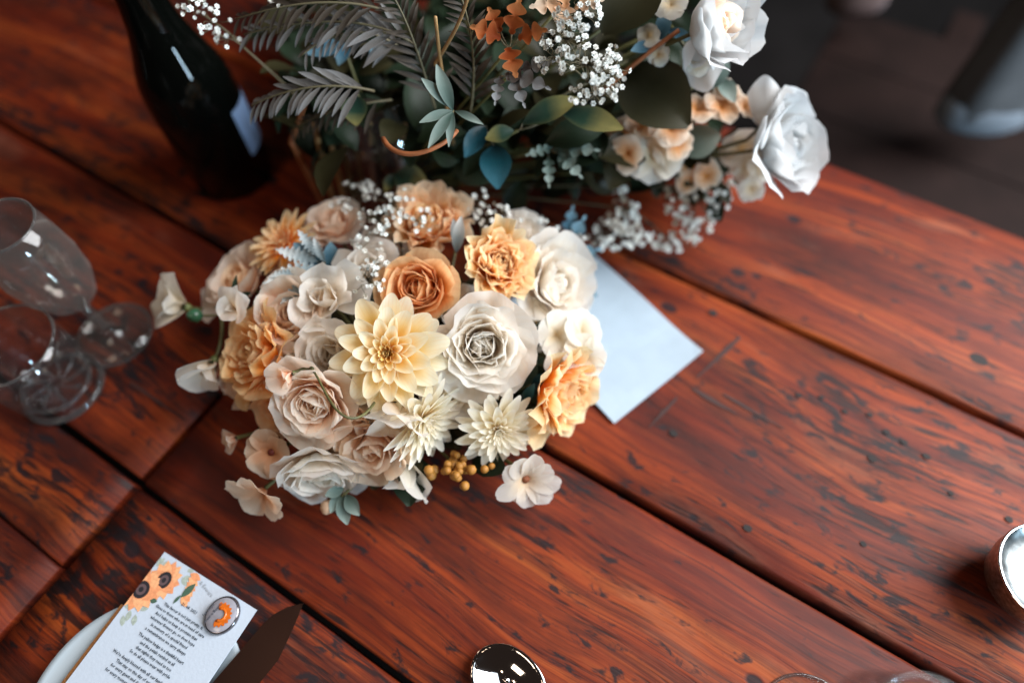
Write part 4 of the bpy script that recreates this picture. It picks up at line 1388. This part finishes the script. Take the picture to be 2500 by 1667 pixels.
leaf_thing("autumn_leaves", "dull peach ragged flower head at the top edge above the orange leaves", "foliage", 1290, 15, .25,
           [(1300, 20, .255, 80, .4, 100, .3), (1290, 15, .255, 80, .35, 190, .2), (1320, 20, .255, 70, .35, 10, .2), (1300, 10, .255, 70, .4, 260, .2)], M['beige'], lobes=3, target=BIND2)
leaf_thing("variegated_leaves", "small round green leaf with yellow edge hanging in the left of the arrangement", "foliage", 820, 215, .18, [(815, 220, .185, 75, .42, 275, .1)], M['variegated'], target=BIND2)
leaf_thing("variegated_leaves", "long green leaves with yellow edges under the baby's breath cluster", "foliage", 1190, 300, .17,
           [(1200, 285, .175, 140, .2, 20, .2), (1290, 260, .175, 150, .2, 340, .2), (1180, 300, .17, 70, .3, 200, .1)], M['variegated'], target=BIND2)
leaf_thing("variegated_leaves", "dark leaf with ochre edge just above the baby's breath of the bouquet", "foliage", 930, 400, .1, [(905, 405, .11, 85, .4, 345, .1), (910, 400, .105, 50, .3, 240, .1)], M['variegated'], target=BIND2)
leaf_thing("ruscus_leaf", "glossy teal leaf hanging in the centre above the bouquet", "foliage", 1120, 305, .16, [(1115, 290, .165, 95, .26, 240, .2), (1135, 335, .15, 125, .30, 275, .4)], M['teal'], target=BIND2)
leaf_thing("large_leaf", "large dark olive oval leaf between the baby's breath and the peach stocks", "foliage", 1440, 140, .17, [(1420, 165, .18, 210, .40, 318, .1)], M['olive'], target=BIND2)
leaf_thing("large_leaf", "large dark oval leaf at the top edge right of the baby's breath", "foliage", 1390, 60, .22, [(1385, 80, .225, 190, .42, 55, .1)], M['olive'], target=BIND2)
leaf_thing("stock_leaf", "crinkled blue green leaf among the peach stock flowers", "foliage", 1590, 330, .11, [(1555, 345, .118, 100, .40, 15, .2)], M['sage'], target=BIND2)
leaf_thing("eucalyptus_sprig", "blue green leaves left of the upper white rose", "foliage", 1520, 80, .2, [(1510, 100, .205, 75, .25, 75, .2), (1500, 105, .205, 60, .25, 200, .2), (1530, 70, .205, 70, .2, 330, .2)], M['blueleaf'], target=BIND2)
leaf_thing("eucalyptus_sprig", "small blue leaves deep between the feathery fronds", "foliage", 790, 110, .19, [(790, 105, .195, 90, .25, 200, .2), (800, 100, .195, 60, .3, 250, .1), (890, 85, .2, 70, .2, 235, .1)], M['blueleaf'], target=BIND2)
leaf_thing("eucalyptus_sprig", "grey green leaves between the two white roses at the right", "foliage", 1630, 190, .16, [(1620, 210, .165, 90, .3, 60, .2), (1650, 180, .165, 70, .3, 300, .1)], M['sage'], target=BIND2)


def stock(label, florets, m, hub, group="stock flower sprays"):
    h = W(*hub)
    o = thing("stock_spray", label, "flower", h, group=group)
    for (px, py, z, d, fa, fb) in florets:
        p = W(px, py, z)
        fv = F(fa, fb, 1)
        e = bpy.data.objects.new("floret", None)
        C.objects.link(e)
        e.empty_display_size = .005
        e.parent = o
        Mx = Vector(fv).to_track_quat('Z', 'Y').to_matrix().to_4x4() @ Matrix.Rotation(RNG.random() * 6, 4, 'Z')
        Mx.translation = Vector(p - h)
        e.matrix_local = Mx
        Rd = sz(d * 1.3, p) / 2
        for k in range(5):
            add_petal(e, m, L=jit(Rd), Wd=Rd * .55, angs=(R(40), R(84), R(108)), S0=.5, S1=.05, rnd=.3, base_w=.25, ruf=.34, rufk=2.2, phi=k * 1.2566 + RNG.normal(0, .1), nu=6, nv=6)
    v_, f_ = tube(bez([(0, 0, 0), (BIND2 - h) * .5 + np.array([0, 0, .03]), BIND2 - h], 7), .0018, 6)
    obj("stem", v_, f_, M['stem'], o)
    last = W(florets[-1][0], florets[-1][1], florets[-1][2] - .006)
    v_, f_ = tube(bez([(0, 0, 0), (last - h) * .5, last - h], 6), .0016, 6)
    obj("flower_stalk", v_, f_, M['stem'], o)
    return o


stock("peach stock spray reaching right toward the lower white rose", [(1425, 320, .13, 85, -.4, .1), (1475, 285, .14, 75, -.2, .4), (1440, 350, .13, 70, -.3, -.4), (1540, 300, .145, 85, 0, .2), (1550, 270, .148, 65, .1, .5), (1600, 255, .15, 70, .1, .4),
      (1555, 335, .135, 60, .3, -.3), (1655, 250, .15, 75, .2, .2), (1665, 215, .155, 60, .2, .4), (1708, 248, .15, 50, .5, .1)], M['stock'], (1480, 310, .12))
stock("single large pale stock bloom under the peach spray", [(1500, 355, .12, 105, 0, -.5), (1530, 345, .122, 70, .3, -.2)], M['ivory'], (1500, 330, .11))
stock("shaded peach stocks hanging below the blue green leaf", [(1590, 380, .095, 70, 0, -.3), (1620, 405, .09, 60, .2, -.3), (1580, 420, .085, 50, -.2, -.3)], M['stock'], (1590, 360, .09))
stock("cream stock spray beside the lower white rose", [(1700, 345, .10, 75, -.4, .1), (1720, 385, .095, 75, -.2, -.3), (1745, 385, .095, 60, .2, -.2), (1725, 430, .085, 55, 0, -.7)], M['ivory'], (1730, 360, .09))
stock("cream buds and petals left of the upper white rose at the top edge", [(1540, 15, .23, 65, -.2, .2), (1490, 85, .21, 45, -.4, 0), (1510, 125, .2, 50, -.2, -.3), (1600, 150, .19, 45, 0, -.3)], M['ivory'], (1540, 60, .2))

o, r_ = place("lisianthus", "large white upper rose with a folded petal, at the top edge beside the dark background", "flower", 1650, 55, 225, (.5, -.05, .6), z=.235, group=G2, back=.4)
rose(o, r_, M['rosewhite'], N=22, ruffle=.16, openness=.8, depth=1.15, m_in=M['blush'])
o, r_ = place("lisianthus", "narrow white petals hanging under the upper white rose", "flower", 1605, 120, 160, (.1, -.95, .2), z=.2, group=G2, back=.3)
rose(o, r_, M['rosewhite'], N=5, ruffle=.12, openness=.4, depth=1.2, narrow=.8)
o, r_ = place("lisianthus", "big white lower rose with ragged edge overhanging the table at the right", "flower", 1800, 335, 245, (.6, -.05, .75), z=.135, group=G2, back=.3)
rose(o, r_ * .95, M['rosewhite'], N=26, ruffle=.12, openness=.85, depth=1.0)
o, r_ = place("lisianthus", "tall white petal standing up behind the lower white rose", "flower", 1755, 275, 150, (-.1, 1, .25), z=.14, group=G2, back=.1)
rose(o, r_, M['rosewhite'], N=4, ruffle=.1, openness=.3, depth=1.3, narrow=.7)

breath("large baby's breath cluster in the upper middle of the tall arrangement", [(1300, 90, 55, 50, .25, 26), (1350, 150, 70, 45, .25, 30), (1400, 165, 45, 60, .245, 26), (1270, 130, 40, 40, .245, 12), (1360, 215, 70, 25, .24, 18), (1330, 30, 70, 40, .26, 22)], (1350, 190, .2), d=16, target=BIND2)
breath("baby's breath at the upper left, beyond the bottle's shoulder", [(440, 15, 35, 30, .24, 16), (490, 50, 40, 40, .23, 14), (520, 90, 35, 25, .22, 8), (640, 0, 30, 15, .24, 8)], (560, 110, .2), d=14, target=BIND2)
breath("baby's breath lying low under the stock flowers at the right", [(1600, 460, 75, 60, .06, 46), (1640, 430, 50, 45, .07, 26), (1590, 520, 45, 35, .045, 16)], (1600, 430, .06), d=16, target=BIND2)
breath("baby's breath lying on the planks above the envelope", [(1430, 490, 45, 40, .05, 26), (1400, 540, 55, 35, .04, 26), (1460, 540, 45, 30, .045, 18), (1540, 560, 55, 25, .03, 16), (1420, 435, 25, 15, .07, 5)], (1450, 480, .05), d=16, target=BIND2)
